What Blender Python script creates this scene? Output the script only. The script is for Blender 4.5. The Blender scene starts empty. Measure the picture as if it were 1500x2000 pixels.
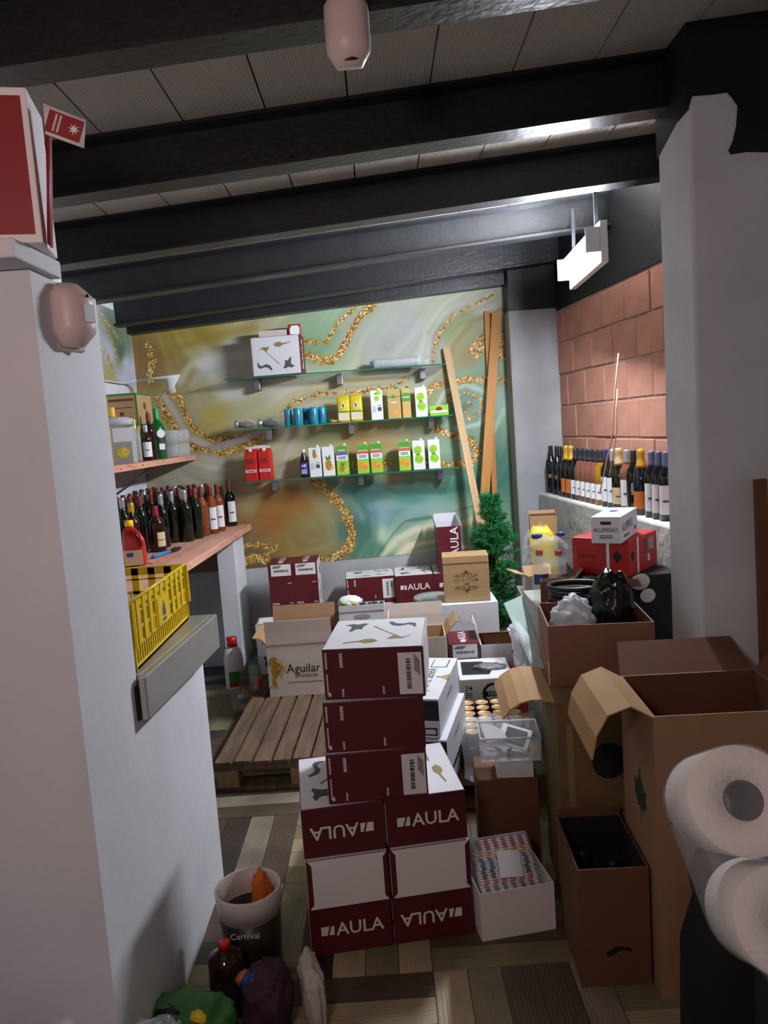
import bpy, bmesh, math, random
import numpy as np
from mathutils import Vector, Matrix, noise as mnoise

random.seed(7)
scene = bpy.context.scene
COL = scene.collection
R = math.radians

# ------------------------------------------------------------------ camera
CAM_H, FPX, PITCH, ROLL = 1.6, 1500.0, R(6.3), R(4.0)
_F = Vector((0, math.cos(PITCH), -math.sin(PITCH)))
_r0 = Vector((1, 0, 0)); _u0 = Vector((0, math.sin(PITCH), math.cos(PITCH)))
_R = math.cos(ROLL) * _r0 - math.sin(ROLL) * _u0
_U = math.sin(ROLL) * _r0 + math.cos(ROLL) * _u0
_C = Vector((0, 0, CAM_H))
cam_data = bpy.data.cameras.new('camera')
cam_data.sensor_fit = 'HORIZONTAL'; cam_data.sensor_width = 36.0
cam_data.lens = 36.0 * FPX / 1500.0
cam_data.clip_start = 0.02
cam = bpy.data.objects.new('camera', cam_data); COL.objects.link(cam)
m3 = Matrix((_R, _U, -_F)).transposed()
cam.matrix_world = Matrix.Translation(_C) @ m3.to_4x4()
scene.camera = cam

def P(px, py, X=None, Y=None, Z=None):
    """photo pixel -> point on the plane X=, Y= or Z="""
    d = FPX * _F + (px - 750) * _R + (1000 - py) * _U
    if X is not None: t = X / d.x
    elif Y is not None: t = Y / d.y
    else: t = (Z - CAM_H) / d.z
    return _C + d * t

# ------------------------------------------------------------------ world, lights, exposure
vs = scene.view_settings
vs.view_transform = 'Standard'; vs.look = 'None'; vs.gamma = 1.0
vs.use_curve_mapping = False
vs.exposure = 0.45
world = bpy.data.worlds.new('world'); scene.world = world
world.use_nodes = True
world.node_tree.nodes['Background'].inputs[0].default_value = (0.75, 0.72, 0.74, 1)
world.node_tree.nodes['Background'].inputs[1].default_value = 0.11
LAMP_STRENGTH = 470.0
# the ceiling lamp of the room behind the camera (warm, weak)
ld = bpy.data.lights.new('hall_lamp', 'POINT'); ld.shadow_soft_size = 0.12
ld.energy = 25.0; ld.color = (1.0, 0.70, 0.65)
lo = bpy.data.objects.new('hall_lamp', ld); COL.objects.link(lo)
lo.location = (-0.5, 0.0, 1.95)

# ------------------------------------------------------------------ materials
def lin(c):
    if isinstance(c, str):
        c = tuple(int(c[i:i + 2], 16) / 255 for i in (0, 2, 4))
    return tuple(x / 12.92 if x <= 0.04045 else ((x + 0.055) / 1.055) ** 2.4 for x in c[:3]) + (1,)

MATS = {}
def mat(name, col=None, rough=0.6, metal=0.0, var=0.0, vscale=8.0, bump=0.0, bscale=60.0,
        trans=0.0, alpha=1.0, emit=0.0, ior=1.45, stretch=None, col2=None, spec=0.5):
    if name in MATS: return MATS[name]
    m = bpy.data.materials.new(name); m.use_nodes = True
    nt = m.node_tree; b = nt.nodes['Principled BSDF']; L = nt.links.new
    c = lin(col)
    b.inputs['Base Color'].default_value = c
    b.inputs['Roughness'].default_value = rough
    b.inputs['Metallic'].default_value = metal
    b.inputs['IOR'].default_value = ior
    b.inputs['Specular IOR Level'].default_value = spec
    b.inputs['Transmission Weight'].default_value = trans
    b.inputs['Alpha'].default_value = alpha
    if emit:
        b.inputs['Emission Color'].default_value = c; b.inputs['Emission Strength'].default_value = emit
    if var or bump:
        tc = nt.nodes.new('ShaderNodeTexCoord'); mp = nt.nodes.new('ShaderNodeMapping')
        L(tc.outputs['Object'], mp.inputs[0])
        if stretch: mp.inputs['Scale'].default_value = stretch
    if var:
        n = nt.nodes.new('ShaderNodeTexNoise'); n.inputs['Scale'].default_value = vscale
        n.inputs['Detail'].default_value = 6; L(mp.outputs[0], n.inputs[0])
        mx = nt.nodes.new('ShaderNodeMix'); mx.data_type = 'RGBA'
        mr = nt.nodes.new('ShaderNodeMapRange'); mr.inputs[1].default_value = 0.35; mr.inputs[2].default_value = 0.7
        L(n.outputs[0], mr.inputs[0]); L(mr.outputs[0], mx.inputs[0])
        mx.inputs[6].default_value = c
        mx.inputs[7].default_value = lin(col2) if col2 else tuple(x * (1 - var) for x in c[:3]) + (1,)
        L(mx.outputs[2], b.inputs['Base Color'])
    if bump:
        n2 = nt.nodes.new('ShaderNodeTexNoise'); n2.inputs['Scale'].default_value = bscale
        n2.inputs['Detail'].default_value = 4; L(mp.outputs[0], n2.inputs[0])
        bp = nt.nodes.new('ShaderNodeBump'); bp.inputs['Strength'].default_value = bump
        bp.inputs['Distance'].default_value = 0.01
        L(n2.outputs[0], bp.inputs['Height']); L(bp.outputs[0], b.inputs['Normal'])
    MATS[name] = m
    return m

def grooved(name, col, axis, scale, var=0.15, bump=0.4, rough=0.7, col2=None):
    """a material with fine parallel grooves (brick ribs, panel grain)"""
    m = mat(name, col, rough=rough, var=var, vscale=5, col2=col2)
    nt = m.node_tree; b = nt.nodes['Principled BSDF']; L = nt.links.new
    tc = nt.nodes.new('ShaderNodeTexCoord'); w = nt.nodes.new('ShaderNodeTexWave')
    w.bands_direction = axis; w.inputs['Scale'].default_value = scale
    w.inputs['Distortion'].default_value = 1.5; w.inputs['Detail'].default_value = 3
    L(tc.outputs['Object'], w.inputs[0])
    bp = nt.nodes.new('ShaderNodeBump'); bp.inputs['Strength'].default_value = bump; bp.inputs['Distance'].default_value = 0.004
    L(w.outputs['Fac'], bp.inputs['Height']); L(bp.outputs[0], b.inputs['Normal'])
    return m

mat('white_paint', 'd9dbe0', 0.75, var=0.10, vscale=3, bump=0.15, bscale=25)
mat('wall_white', 'd3d6da', 0.8, var=0.12, vscale=4, bump=0.25, bscale=18)
mat('pillar_white', 'a9acb0', 0.85, var=0.25, vscale=3, bump=0.25, bscale=14)
mat('black_paint', '16181c', 0.5, var=0.3, vscale=6, bump=0.2, bscale=30)
mat('steel_black', '1b1d21', 0.42, var=0.35, vscale=9, bump=0.25, bscale=40, spec=0.6)
mat('mortar', 'a58a7c', 0.9, var=0.25, vscale=14, bump=0.5, bscale=60)
mat('plaster_rough', 'c3c8c4', 0.9, var=0.25, vscale=5, bump=0.6, bscale=22)
mat('plaster_dirt', 'b9bcbd', 0.9, var=0.3, vscale=3, bump=0.3, bscale=14)
mat('burgundy', '5a1620', 0.5, var=0.12, vscale=5)
mat('box_white', 'd8dadf', 0.55, var=0.05, vscale=7)
mat('box_grey', '9a9c98', 0.65, var=0.08)
mat('print_white', 'e6e2e2', 0.6)
mat('print_black', '15161a', 0.6)
mat('print_grey', '4a4f58', 0.6)
mat('print_brown', '5b3d22', 0.6)
mat('print_olive', '8a7a4a', 0.6)
mat('gold_print', 'b08a2c', 0.45, metal=0.3)
mat('kraft', 'a07c5e', 0.8, var=0.15, vscale=6, bump=0.1, bscale=80)
mat('kraft_light', 'b08d63', 0.8, var=0.12, vscale=6)
mat('kraft_dark', '6e4a33', 0.85, var=0.2, vscale=5)
mat('kraft_red', '8e6450', 0.8, var=0.14, vscale=4)
mat('kraft_pale', 'cbbfb4', 0.8, var=0.08, vscale=5)
mat('kraft_camo', '7d5f3f', 0.85, var=0.6, vscale=7, col2='5b5a34')
mat('idil', 'a98a62', 0.7, var=0.12, vscale=9, stretch=(1, 1, 8))
mat('wood_shelf', 'cfa08a', 0.6, var=0.25, vscale=5, stretch=(3, .6, 3), col2='b9826c')
mat('wood_knot', '8a3b22', 0.7)
mat('wood_pale', 'd0b184', 0.65, var=0.2, vscale=7, stretch=(8, 8, .6))
mat('wood_orange', 'c38a48', 0.6, var=0.2, vscale=7, stretch=(8, 8, .6))
mat('pallet_wood', '6e5845', 0.85, var=0.5, vscale=6, bump=0.4, bscale=50, stretch=(6, .7, 4), col2='4a3a2c')
mat('pallet_raw', '9c805a', 0.85, var=0.4, vscale=6, stretch=(3, 3, 1))
mat('stainless', 'b9bbb8', 0.36, metal=0.7, var=0.15, vscale=3, bump=0.05, bscale=15)
mat('steel_bracket', '8b9096', 0.35, metal=0.9)
mat('bracket_white', 'c9c9c6', 0.5)
mat('glass_shelf', '8fb5a8', 0.08, alpha=0.28)
mat('glass_edge', '1f6b54', 0.15)
mat('sleeve_clear', 'e6eaee', 0.15, alpha=0.10)
mat('tub_clear', 'dfe4e8', 0.15, alpha=0.30)
mat('clear_glass', 'dfe6e6', 0.05, alpha=0.22)
mat('acrylic', 'b9d2cb', 0.12, alpha=0.45)
mat('plastic_wrap', 'd9e0e6', 0.22, alpha=0.17, bump=0.25, bscale=14)
mat('plastic_milky', 'd5dae0', 0.3, alpha=0.6, bump=0.5, bscale=25)
mat('plastic_white', 'd8d4d4', 0.4)
mat('sensor_white', 'cdb9b6', 0.4)
mat('sensor_lens', 'b3b8bd', 0.3)
mat('dark_window', '26201e', 0.15)
mat('yellow_plastic', 'e2c112', 0.35)
mat('yellow_bag', 'd3bd1c', 0.4)
mat('red_plastic', 'b01f1f', 0.3)
mat('red_box', 'b3201c', 0.45, var=0.1)
mat('red_carton', '8c1c25', 0.5, var=0.1)
mat('crimson_cap', '8e1f2b', 0.35)
mat('black_plastic', '0d0e10', 0.35)
mat('black_bag', '0b0b0d', 0.22, bump=0.8, bscale=14)
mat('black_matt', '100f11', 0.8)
mat('bottle_dark', '0b0e0c', 0.08, spec=0.6)
mat('bottle_green_dark', '10170c', 0.08, spec=0.6)
mat('bottle_blue', '10151f', 0.08, spec=0.6)
mat('bottle_green', '0f7a2c', 0.06, trans=0.35)
mat('bottle_rose', 'a2562c', 0.08, trans=0.45)
mat('bottle_rose_pale', '8f5a4a', 0.08, trans=0.4)
mat('bottle_amber', 'b98a1e', 0.08, trans=0.5)
mat('bottle_clear', 'b9c4c6', 0.06, alpha=0.4)
mat('bottle_brown', '2a130b', 0.08)
mat('foil_black', '23262b', 0.4)
mat('foil_brown', '6b2f22', 0.4)
mat('foil_silver', 'b9bec4', 0.3, metal=0.7)
mat('foil_gold', 'd0a436', 0.35, metal=0.5)
mat('foil_palegold', 'c4a676', 0.35, metal=0.4)
mat('foil_purple', '2c1f52', 0.4)
mat('foil_blue', '5b6c8c', 0.35, metal=0.3)
mat('foil_green', '1f8f4c', 0.4)
mat('foil_yellow', 'd9b13c', 0.4)
mat('label_white', 'd9dadd', 0.6)
mat('label_cream', 'c9b48c', 0.6)
mat('label_orange', 'c46a2a', 0.55)
mat('label_dark', '1d1b1a', 0.6)
mat('juice_white', 'e6e9ea', 0.45)
mat('juice_green', '4f9a35', 0.45)
mat('juice_lime', '8fc63d', 0.45)
mat('apple_green', '7fb822', 0.4, var=0.3, vscale=40, col2='a9d63f')
mat('dark_leaf', '24401f', 0.6)
mat('leaf_green', '2f7a2a', 0.5)
mat('juice_red', 'c92b23', 0.45, var=0.2, vscale=60)
mat('juice_orange', 'e28a2c', 0.45)
mat('orange_pale', 'f0b25a', 0.45)
mat('band_orange', 'c0622a', 0.5)
mat('band_purple', '6c5c9c', 0.5)
mat('carton_beige', 'c9a86a', 0.5)
mat('pineapple', 'c08a34', 0.5, var=0.5, vscale=90)
mat('can_blue', '1d9cc0', 0.3, metal=0.3)
mat('can_top', 'b0b4b8', 0.3, metal=0.9)
mat('can_gold', 'cfa876', 0.45, metal=0.25)
mat('can_black', '14110f', 0.3)
mat('blue_plastic', '2f74b8', 0.4)
mat('blue_label', '1f3f8a', 0.5)
mat('paper_roll', 'e6dfd9', 0.9, bump=0.3, bscale=90)
mat('paper_core', '4a3c38', 0.9)
mat('tree_green', '2c8a4a', 0.6, var=0.5, vscale=9, col2='17602f')
mat('green_pack', '2f6b2a', 0.45, var=0.3, vscale=14)
mat('cloth_white', 'b7b0a6', 0.9, bump=0.5, bscale=30)
mat('cloth_purple', '3a1830', 0.7, var=0.3, vscale=12)
mat('foil_pack', 'b7bcc0', 0.2, metal=0.7, bump=1.0, bscale=40)
mat('rice', 'd8cfb8', 0.7)
mat('rubber', '101113', 0.45)
mat('bucket_white', 'c9bdb6', 0.45, var=0.1)
mat('bucket_dark', '17130f', 0.4, var=0.4, vscale=8, col2='3a2f22')
mat('orange_stuff', 'c4621c', 0.6)
mat('dark_stuff', '1e1815', 0.9, bump=0.6, bscale=40)
mat('grey_plastic', '9aa09d', 0.5)
mat('cord_beige', 'c9a58a', 0.7)
mat('paper_white', 'dfe2e6', 0.6)
mat('lamp_body', 'd7dce2', 0.4)
mat('tube_light', 'f1f5ff', 0.3, emit=LAMP_STRENGTH)
mat('tag_yellow', 'd6a91c', 0.5)
grooved('brick_face', 'b58270', 'Z', 42, var=0.2, bump=0.22, rough=0.85, col2='a0705e')
grooved('ceiling_face', 'aba59a', 'X', 34, var=0.1, bump=0.35, rough=0.8)
PLANKS = [grooved('floor_%s' % n, c, 'X', 26, var=0.3, bump=0.2, rough=0.5, col2=c2) for n, c, c2 in
          (('tan', 'ab9b7a', '8a7c62'), ('umber', '594a3b', '41362b'), ('grey', '8a8170', '5f584c'),
           ('olive', '807959', '625d45'), ('dark', '40372f', '2e2722'))]

# ------------------------------------------------------------------ mesh helpers
class B:
    def __init__(s): s.v = []; s.f = []; s.mi = []; s.sm = []
    def add(s, vs_, fs, mi=0, M=None, smooth=False):
        o = len(s.v)
        s.v += [tuple(M @ Vector(v)) if M is not None else tuple(v) for v in vs_]
        for k, f in enumerate(fs):
            s.f.append([i + o for i in f]); s.mi.append(mi[k] if isinstance(mi, (list, tuple)) else mi); s.sm.append(smooth)
        return s
    def box(s, x0, x1, y0, y1, z0, z1, mi=0, M=None):
        # face order: -z +z -y +y -x +x
        return s.add([(x0, y0, z0), (x1, y0, z0), (x1, y1, z0), (x0, y1, z0), (x0, y0, z1), (x1, y0, z1), (x1, y1, z1), (x0, y1, z1)],
                     [(0, 3, 2, 1), (4, 5, 6, 7), (0, 1, 5, 4), (2, 3, 7, 6), (3, 0, 4, 7), (1, 2, 6, 5)], mi, M)
    def lathe(s, prof, n=16, mi=0, M=None, a0=0.0, a1=2 * math.pi, caps=True, smooth=True):
        full = abs(a1 - a0 - 2 * math.pi) < 1e-6
        m = n if full else n + 1
        vs_ = []; fs = []
        for r_, z in prof:
            for k in range(m):
                a = a0 + (a1 - a0) * k / n
                vs_.append((r_ * math.cos(a), r_ * math.sin(a), z))
        for i in range(len(prof) - 1):
            for k in range(n):
                k2 = (k + 1) % m
                fs.append((i * m + k, i * m + k2, (i + 1) * m + k2, (i + 1) * m + k))
        if full and caps:
            if prof[0][0] > 1e-5: fs.append(tuple(range(m - 1, -1, -1)))
            if prof[-1][0] > 1e-5: fs.append(tuple((len(prof) - 1) * m + k for k in range(m)))
        return s.add(vs_, fs, mi, M, smooth)
    def tube(s, pts, r_, n=8, mi=0, closed=False):
        pts = [Vector(p) for p in pts]; vs_ = []; fs = []; N = len(pts); up = Vector((0, 0, 1))
        for i, p in enumerate(pts):
            a = pts[i - 1] if (i or closed) else p
            b_ = pts[(i + 1) % N] if (i < N - 1 or closed) else p
            t = (b_ - a).normalized()
            u = t.cross(up)
            if u.length < 1e-3: u = t.cross(Vector((1, 0, 0)))
            u.normalize(); w = u.cross(t)
            rr = r_[i] if isinstance(r_, (list, tuple)) else r_
            for k in range(n):
                an = 2 * math.pi * k / n
                vs_.append(p + u * math.cos(an) * rr + w * math.sin(an) * rr)
        for i in range(N if closed else N - 1):
            j = (i + 1) % N
            for k in range(n):
                fs.append((i * n + k, i * n + (k + 1) % n, j * n + (k + 1) % n, j * n + k))
        if not closed:
            fs.append(tuple(range(n))); fs.append(tuple((N - 1) * n + k for k in range(n - 1, -1, -1)))
        return s.add(vs_, fs, mi, None, True)
    def prism(s, poly, t, M=None, mi=0):
        """flat outline (u, v) given thickness t along its normal"""
        n = len(poly)
        vs_ = [(u, v, 0) for u, v in poly] + [(u, v, t) for u, v in poly]
        fs = [tuple(range(n - 1, -1, -1)), tuple(range(n, 2 * n))] + [(i, (i + 1) % n, n + (i + 1) % n, n + i) for i in range(n)]
        return s.add(vs_, fs, mi, M)
    def sheet(s, rows, t, mi=0, smooth=True):
        """grid of points given a thickness"""
        nr = len(rows); nc = len(rows[0]); top = [Vector(p) for r_ in rows for p in r_]
        nor = []
        for i in range(nr):
            for j in range(nc):
                a = Vector(rows[min(i + 1, nr - 1)][j]) - Vector(rows[max(i - 1, 0)][j])
                b_ = Vector(rows[i][min(j + 1, nc - 1)]) - Vector(rows[i][max(j - 1, 0)])
                nor.append(a.cross(b_).normalized())
        vs_ = top + [p - n_ * t for p, n_ in zip(top, nor)]; K = nr * nc; fs = []
        for i in range(nr - 1):
            for j in range(nc - 1):
                q = (i * nc + j, i * nc + j + 1, (i + 1) * nc + j + 1, (i + 1) * nc + j)
                fs.append(q[::-1]); fs.append(tuple(x + K for x in q))
        edge = [(0, j) for j in range(nc)] + [(i, nc - 1) for i in range(1, nr)] + [(nr - 1, j) for j in range(nc - 2, -1, -1)] + [(i, 0) for i in range(nr - 2, 0, -1)]
        ids = [i * nc + j for i, j in edge]
        for a, b_ in zip(ids, ids[1:] + ids[:1]): fs.append((a, b_, b_ + K, a + K))
        return s.add(vs_, fs, mi, None, smooth)
    def mesh(s, name, mats, bevel=0.0):
        me = bpy.data.meshes.new(name)
        me.from_pydata(s.v, [], s.f)
        for m in (mats if isinstance(mats, (list, tuple)) else [mats]):
            me.materials.append(MATS[m] if isinstance(m, str) else m)
        me.polygons.foreach_set('material_index', s.mi)
        me.polygons.foreach_set('use_smooth', s.sm)
        bm = bmesh.new(); bm.from_mesh(me)
        if bevel:
            es = [e for e in bm.edges if len(e.link_faces) == 2 and e.calc_face_angle(0) > 0.6]
            bmesh.ops.bevel(bm, geom=es, offset=bevel, segments=2, affect='EDGES', profile=0.5)
        bmesh.ops.recalc_face_normals(bm, faces=bm.faces)
        bm.to_mesh(me); bm.free()
        me.update()
        return me
    def build(s, name, mats, parent=None, bevel=0.0, label=None):
        return link(name, s.mesh(name, mats, bevel), parent, label)

def link(name, me, parent=None, label=None):
    o = bpy.data.objects.new(name, me); COL.objects.link(o)
    if parent is not None: o.parent = parent
    if label: o['label'] = label
    return o
def thing(name, label, cat, loc=(0, 0, 0), rz=0.0, group=None, rot=None):
    o = bpy.data.objects.new(name, None); o.empty_display_size = 0.05; COL.objects.link(o)
    o.location = loc; o.rotation_euler = rot if rot else (0, 0, rz)
    o['label'] = label; o['category'] = cat
    if group: o['group'] = group
    return o
def tag(o, label, cat, group=None):
    o['label'] = label; o['category'] = cat
    if group: o['group'] = group
    return o
def struct(o): o['kind'] = 'structure'; return o
def face(origin, right, up):
    r_ = Vector(right).normalized(); u = Vector(up).normalized(); n = r_.cross(u)
    M = Matrix((r_, u, n)).transposed().to_4x4(); M.translation = Vector(origin)
    return M
EPS = 0.0008
TXT = {}
def text_verts(s, size=1.0, bold=0.0, align='CENTER'):
    k = (s, bold, align)
    if k not in TXT:
        cu = bpy.data.curves.new('t', 'FONT'); cu.body = s; cu.size = 1.0; cu.offset = bold
        cu.align_x = align; cu.align_y = 'CENTER'; cu.resolution_u = 2
        o = bpy.data.objects.new('t', cu); COL.objects.link(o)
        me = bpy.data.meshes.new_from_object(o.evaluated_get(bpy.context.evaluated_depsgraph_get()))
        TXT[k] = ([tuple(v.co) for v in me.vertices], [tuple(p.vertices) for p in me.polygons])
        bpy.data.objects.remove(o); bpy.data.curves.remove(cu); bpy.data.meshes.remove(me)
    v, f = TXT[k]
    return [(x * size, y * size, z) for x, y, z in v], f
def textb(b_, s, size, M, mi=0, bold=0.0, sx=1.0):
    v, f = text_verts(s, size, bold)
    return b_.add([(x * sx, y, EPS) for x, y, z in v], f, mi, M)
def text(parent, s, size, M, m='print_black', bold=0.0, sx=1.0, name='lettering'):
    return textb(B(), s, size, M, 0, bold, sx).build(name, m, parent)
def patch(parent, name, poly, M, m, t=EPS):
    return B().prism(poly, t, M).build(name, m, parent)
def lines(parent, w, h, M, m='print_grey', n=1):
    """small print too fine to read: plain bars"""
    for k in range(n):
        v = (n - 1) * h - 2 * h * k
        B().prism([(-w / 2, v - h / 2), (w / 2, v - h / 2), (w / 2, v + h / 2), (-w / 2, v + h / 2)], EPS, M).build('print_line', m, parent)
def rect(cx, cy, w, h): return [(cx - w / 2, cy - h / 2), (cx + w / 2, cy - h / 2), (cx + w / 2, cy + h / 2), (cx - w / 2, cy + h / 2)]
def disc(cx, cy, r_, n=14, ry=None):
    ry = ry or r_
    return [(cx + r_ * math.cos(2 * math.pi * k / n), cy + ry * math.sin(2 * math.pi * k / n)) for k in range(n)]
def rz_off(a, x, y): return Vector((x * math.cos(a) - y * math.sin(a), x * math.sin(a) + y * math.cos(a), 0))

def carton_box(name, label, cat, loc, rz, w, d, h, m, group=None, mats=None, mi=0, bevel=0.003, seam=None):
    """closed box; loc = middle of the base"""
    t = thing(name, label, cat, loc, rz, group)
    B().box(-w / 2, w / 2, -d / 2, d / 2, 0, h, mi).build('body', mats or m, t, bevel)
    if seam: B().box(-w / 2 + .002, w / 2 - .002, -.002, .002, h, h + EPS).build('seam', seam, t)
    return t
def flap_mesh(hinge_a, hinge_b, out, angs, length, t=0.004, taper=0.0):
    """strip hinged on the edge a-b, bending outward through the angles angs (0 = straight up)"""
    a, b_ = Vector(hinge_a), Vector(hinge_b); out = Vector(out).normalized(); up = Vector((0, 0, 1))
    mid = (a + b_) / 2; rows = [[a, mid, b_]]; off = Vector((0, 0, 0))
    for k, an in enumerate(angs):
        off = off + (up * math.cos(R(an)) + out * math.sin(R(an))) * (length / len(angs))
        s_ = 1 - taper * (k + 1) / len(angs)
        rows.append([mid + (a - mid) * s_ + off, mid + off, mid + (b_ - mid) * s_ + off])
    return B().sheet(rows, t, smooth=False)
def open_box(name, label, cat, loc, rz, w, d, h, m, inner=None, t=0.005, flaps=(), group=None):
    """flaps: (side, [angles], length, material or None, taper)"""
    th = thing(name, label, cat, loc, rz, group)
    x, y = w / 2, d / 2; b_ = B()
    I = 1 if inner else 0
    b_.box(-x, x, -y, y, 0, t, [0, I, 0, 0, 0, 0])
    b_.box(-x, x, -y, -y + t, t, h, [0, 0, 0, I, 0, 0]); b_.box(-x, x, y - t, y, t, h, [0, 0, I, 0, 0, 0])
    b_.box(-x, -x + t, -y + t, y - t, t, h, [0, 0, 0, 0, 0, I]); b_.box(x - t, x, -y + t, y - t, t, h, [0, 0, 0, 0, I, 0])
    b_.build('body', [m, inner] if inner else m, th)
    E_ = {'front': ((-x, -y, h), (x, -y, h), (0, -1, 0)), 'back': ((x, y, h), (-x, y, h), (0, 1, 0)),
          'left': ((-x, y, h), (-x, -y, h), (-1, 0, 0)), 'right': ((x, -y, h), (x, y, h), (1, 0, 0))}
    for fl in flaps:
        side, angs, ln = fl[:3]; fm = fl[3] if len(fl) > 3 and fl[3] else m; tp = fl[4] if len(fl) > 4 else 0
        a, b2, o = E_[side]
        flap_mesh(a, b2, o, angs, ln, 0.004, tp).build('flap', fm, th)
    return th
def blob(name, m, parent, loc, dims, seed=0, amp=0.25, freq=3.0, sub=3, flat=False, boxy=1.0):
    bm = bmesh.new(); bmesh.ops.create_icosphere(bm, subdivisions=sub, radius=1.0)
    for v in bm.verts:
        n_ = mnoise.noise(v.co * freq + Vector((seed * 7.3, seed * 1.7, 0))) + .5 * mnoise.noise(v.co * freq * 2.3 + Vector((seed, 9, 4)))
        if boxy != 1: v.co = Vector([math.copysign(abs(c) ** boxy, c) for c in v.co])
        v.co *= 1 + amp * n_
        v.co = Vector((v.co.x * dims[0], v.co.y * dims[1], max(v.co.z, -1) * dims[2]))
    lowest = min(v.co.z for v in bm.verts)
    for v in bm.verts: v.co += Vector(loc) - Vector((0, 0, lowest))
    me = bpy.data.meshes.new(name); bm.to_mesh(me); bm.free()
    me.materials.append(MATS[m]); me.polygons.foreach_set('use_smooth', [not flat] * len(me.polygons))
    return link(name, me, parent)

# ================================================================== SETTING
YB = 5.30                       # back wall
XL = -1.62                      # far left wall
def zc(x): return 2.645 + 0.075 * x

# ---- floor: grout base with wood-look planks laid in turned squares
floor = struct(B().box(-2.4, 2.2, 0.2, 5.4, -0.06, -0.004).build('floor', 'print_grey'))
_pc = {}
TILE, NS = 0.50, 5
n_pl = 0
for iy in range(9):
    for ix in range(6):
        cx = -1.20 + ix * TILE; cy = 1.35 + iy * TILE
        if cx > 1.35 or cy > 5.1 or (cx < -0.9 and cy < 2.6): continue
        turn = (ix + iy) % 2
        for k in range(NS):
            w_ = TILE / NS
            mk = random.choice([0, 1, 1, 2, 3, 4])
            if (mk, 'p') not in _pc:
                _pc[(mk, 'p')] = B().box(-w_ / 2 + .0015, w_ / 2 - .0015, -TILE / 2 + .0015, TILE / 2 - .0015, -0.012, 0).mesh('plank', PLANKS[mk])
            o = link('plank', _pc[(mk, 'p')], floor); n_pl += 1
            off = -TILE / 2 + w_ * (k + .5)
            o.location = (cx + off, cy, 0) if not turn else (cx, cy + off, 0)
            o.rotation_euler = (0, 0, R(90) if turn else 0)

# ---- ceiling: panels running away from the camera, joints open, slope rising to the right
ceil = struct(B().add([(-2.4, .2, zc(-2.4) + .03), (2.2, .2, zc(2.2) + .03), (2.2, 5.5, zc(2.2) + .03), (-2.4, 5.5, zc(-2.4) + .03),
                       (-2.4, .2, zc(-2.4) + .06), (2.2, .2, zc(2.2) + .06), (2.2, 5.5, zc(2.2) + .06), (-2.4, 5.5, zc(-2.4) + .06)],
                      [(0, 3, 2, 1), (4, 5, 6, 7), (0, 1, 5, 4), (2, 3, 7, 6), (3, 0, 4, 7), (1, 2, 6, 5)]).build('ceiling', 'black_matt'))
PW = 0.262
pm = B().box(-PW / 2 + .0025, PW / 2 - .0025, .2, 5.5, 0, .025).mesh('ceiling_panel', 'ceiling_face')
for k in range(17):
    x = -2.25 + PW * k
    o = link('ceiling_panel', pm, ceil); o.location = (x, 0, zc(x)); o.rotation_euler = (0, -math.atan(.075), 0)

# ---- steel beams
def ibeam(y, x0=-2.3, x1=2.15):
    b_ = B(); W, T, H = 0.10, 0.012, 0.175
    prof = [(-W / 2, 0), (W / 2, 0), (W / 2, T), (.006, T + .01), (.006, H - T - .01), (W / 2, H - T), (W / 2, H - .001), (-W / 2, H - .001), (-W / 2, H - T), (-.006, H - T - .01), (-.006, T + .01), (-W / 2, T)]
    vs_ = [(x0, u, v + zc(x0) - H) for u, v in prof] + [(x1, u, v + zc(x1) - H) for u, v in prof]; n = len(prof)
    fs = [tuple(range(n)), tuple(range(2 * n - 1, n - 1, -1))] + [(i, n + i, n + (i + 1) % n, (i + 1) % n) for i in range(n)]
    o = b_.add(vs_, fs).build('ceiling_beam', 'steel_black')
    o.location = (0, y, 0)
    return tag(o, 'black painted steel beam spanning the room under the ceiling panels', 'beam', 'steel ceiling beams')
for y in (1.78, 2.60, 3.40, 4.20, 5.00): ibeam(y)
_rz = lambda x: 2.425 + .06 * x
tag(B().add([(XL, 5.2, _rz(XL)), (1.3, 5.2, _rz(1.3)), (1.3, 5.295, _rz(1.3)), (XL, 5.295, _rz(XL)), (XL, 5.2, 2.50), (1.3, 5.2, 2.70), (1.3, 5.295, 2.70), (XL, 5.295, 2.50)],
            [(0, 3, 2, 1), (4, 5, 6, 7), (0, 1, 5, 4), (2, 3, 7, 6), (3, 0, 4, 7), (1, 2, 6, 5)]).build('ceiling_beam', 'steel_black'),
    'black painted ring beam along the top of the agate mural', 'beam')

# ---- back wall, with the mural as a printed sheet on it
wall_back = struct(B().box(-2.3, 2.0, YB, YB + .15, 0, 2.95).build('wall_back', 'plaster_dirt'))

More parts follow.
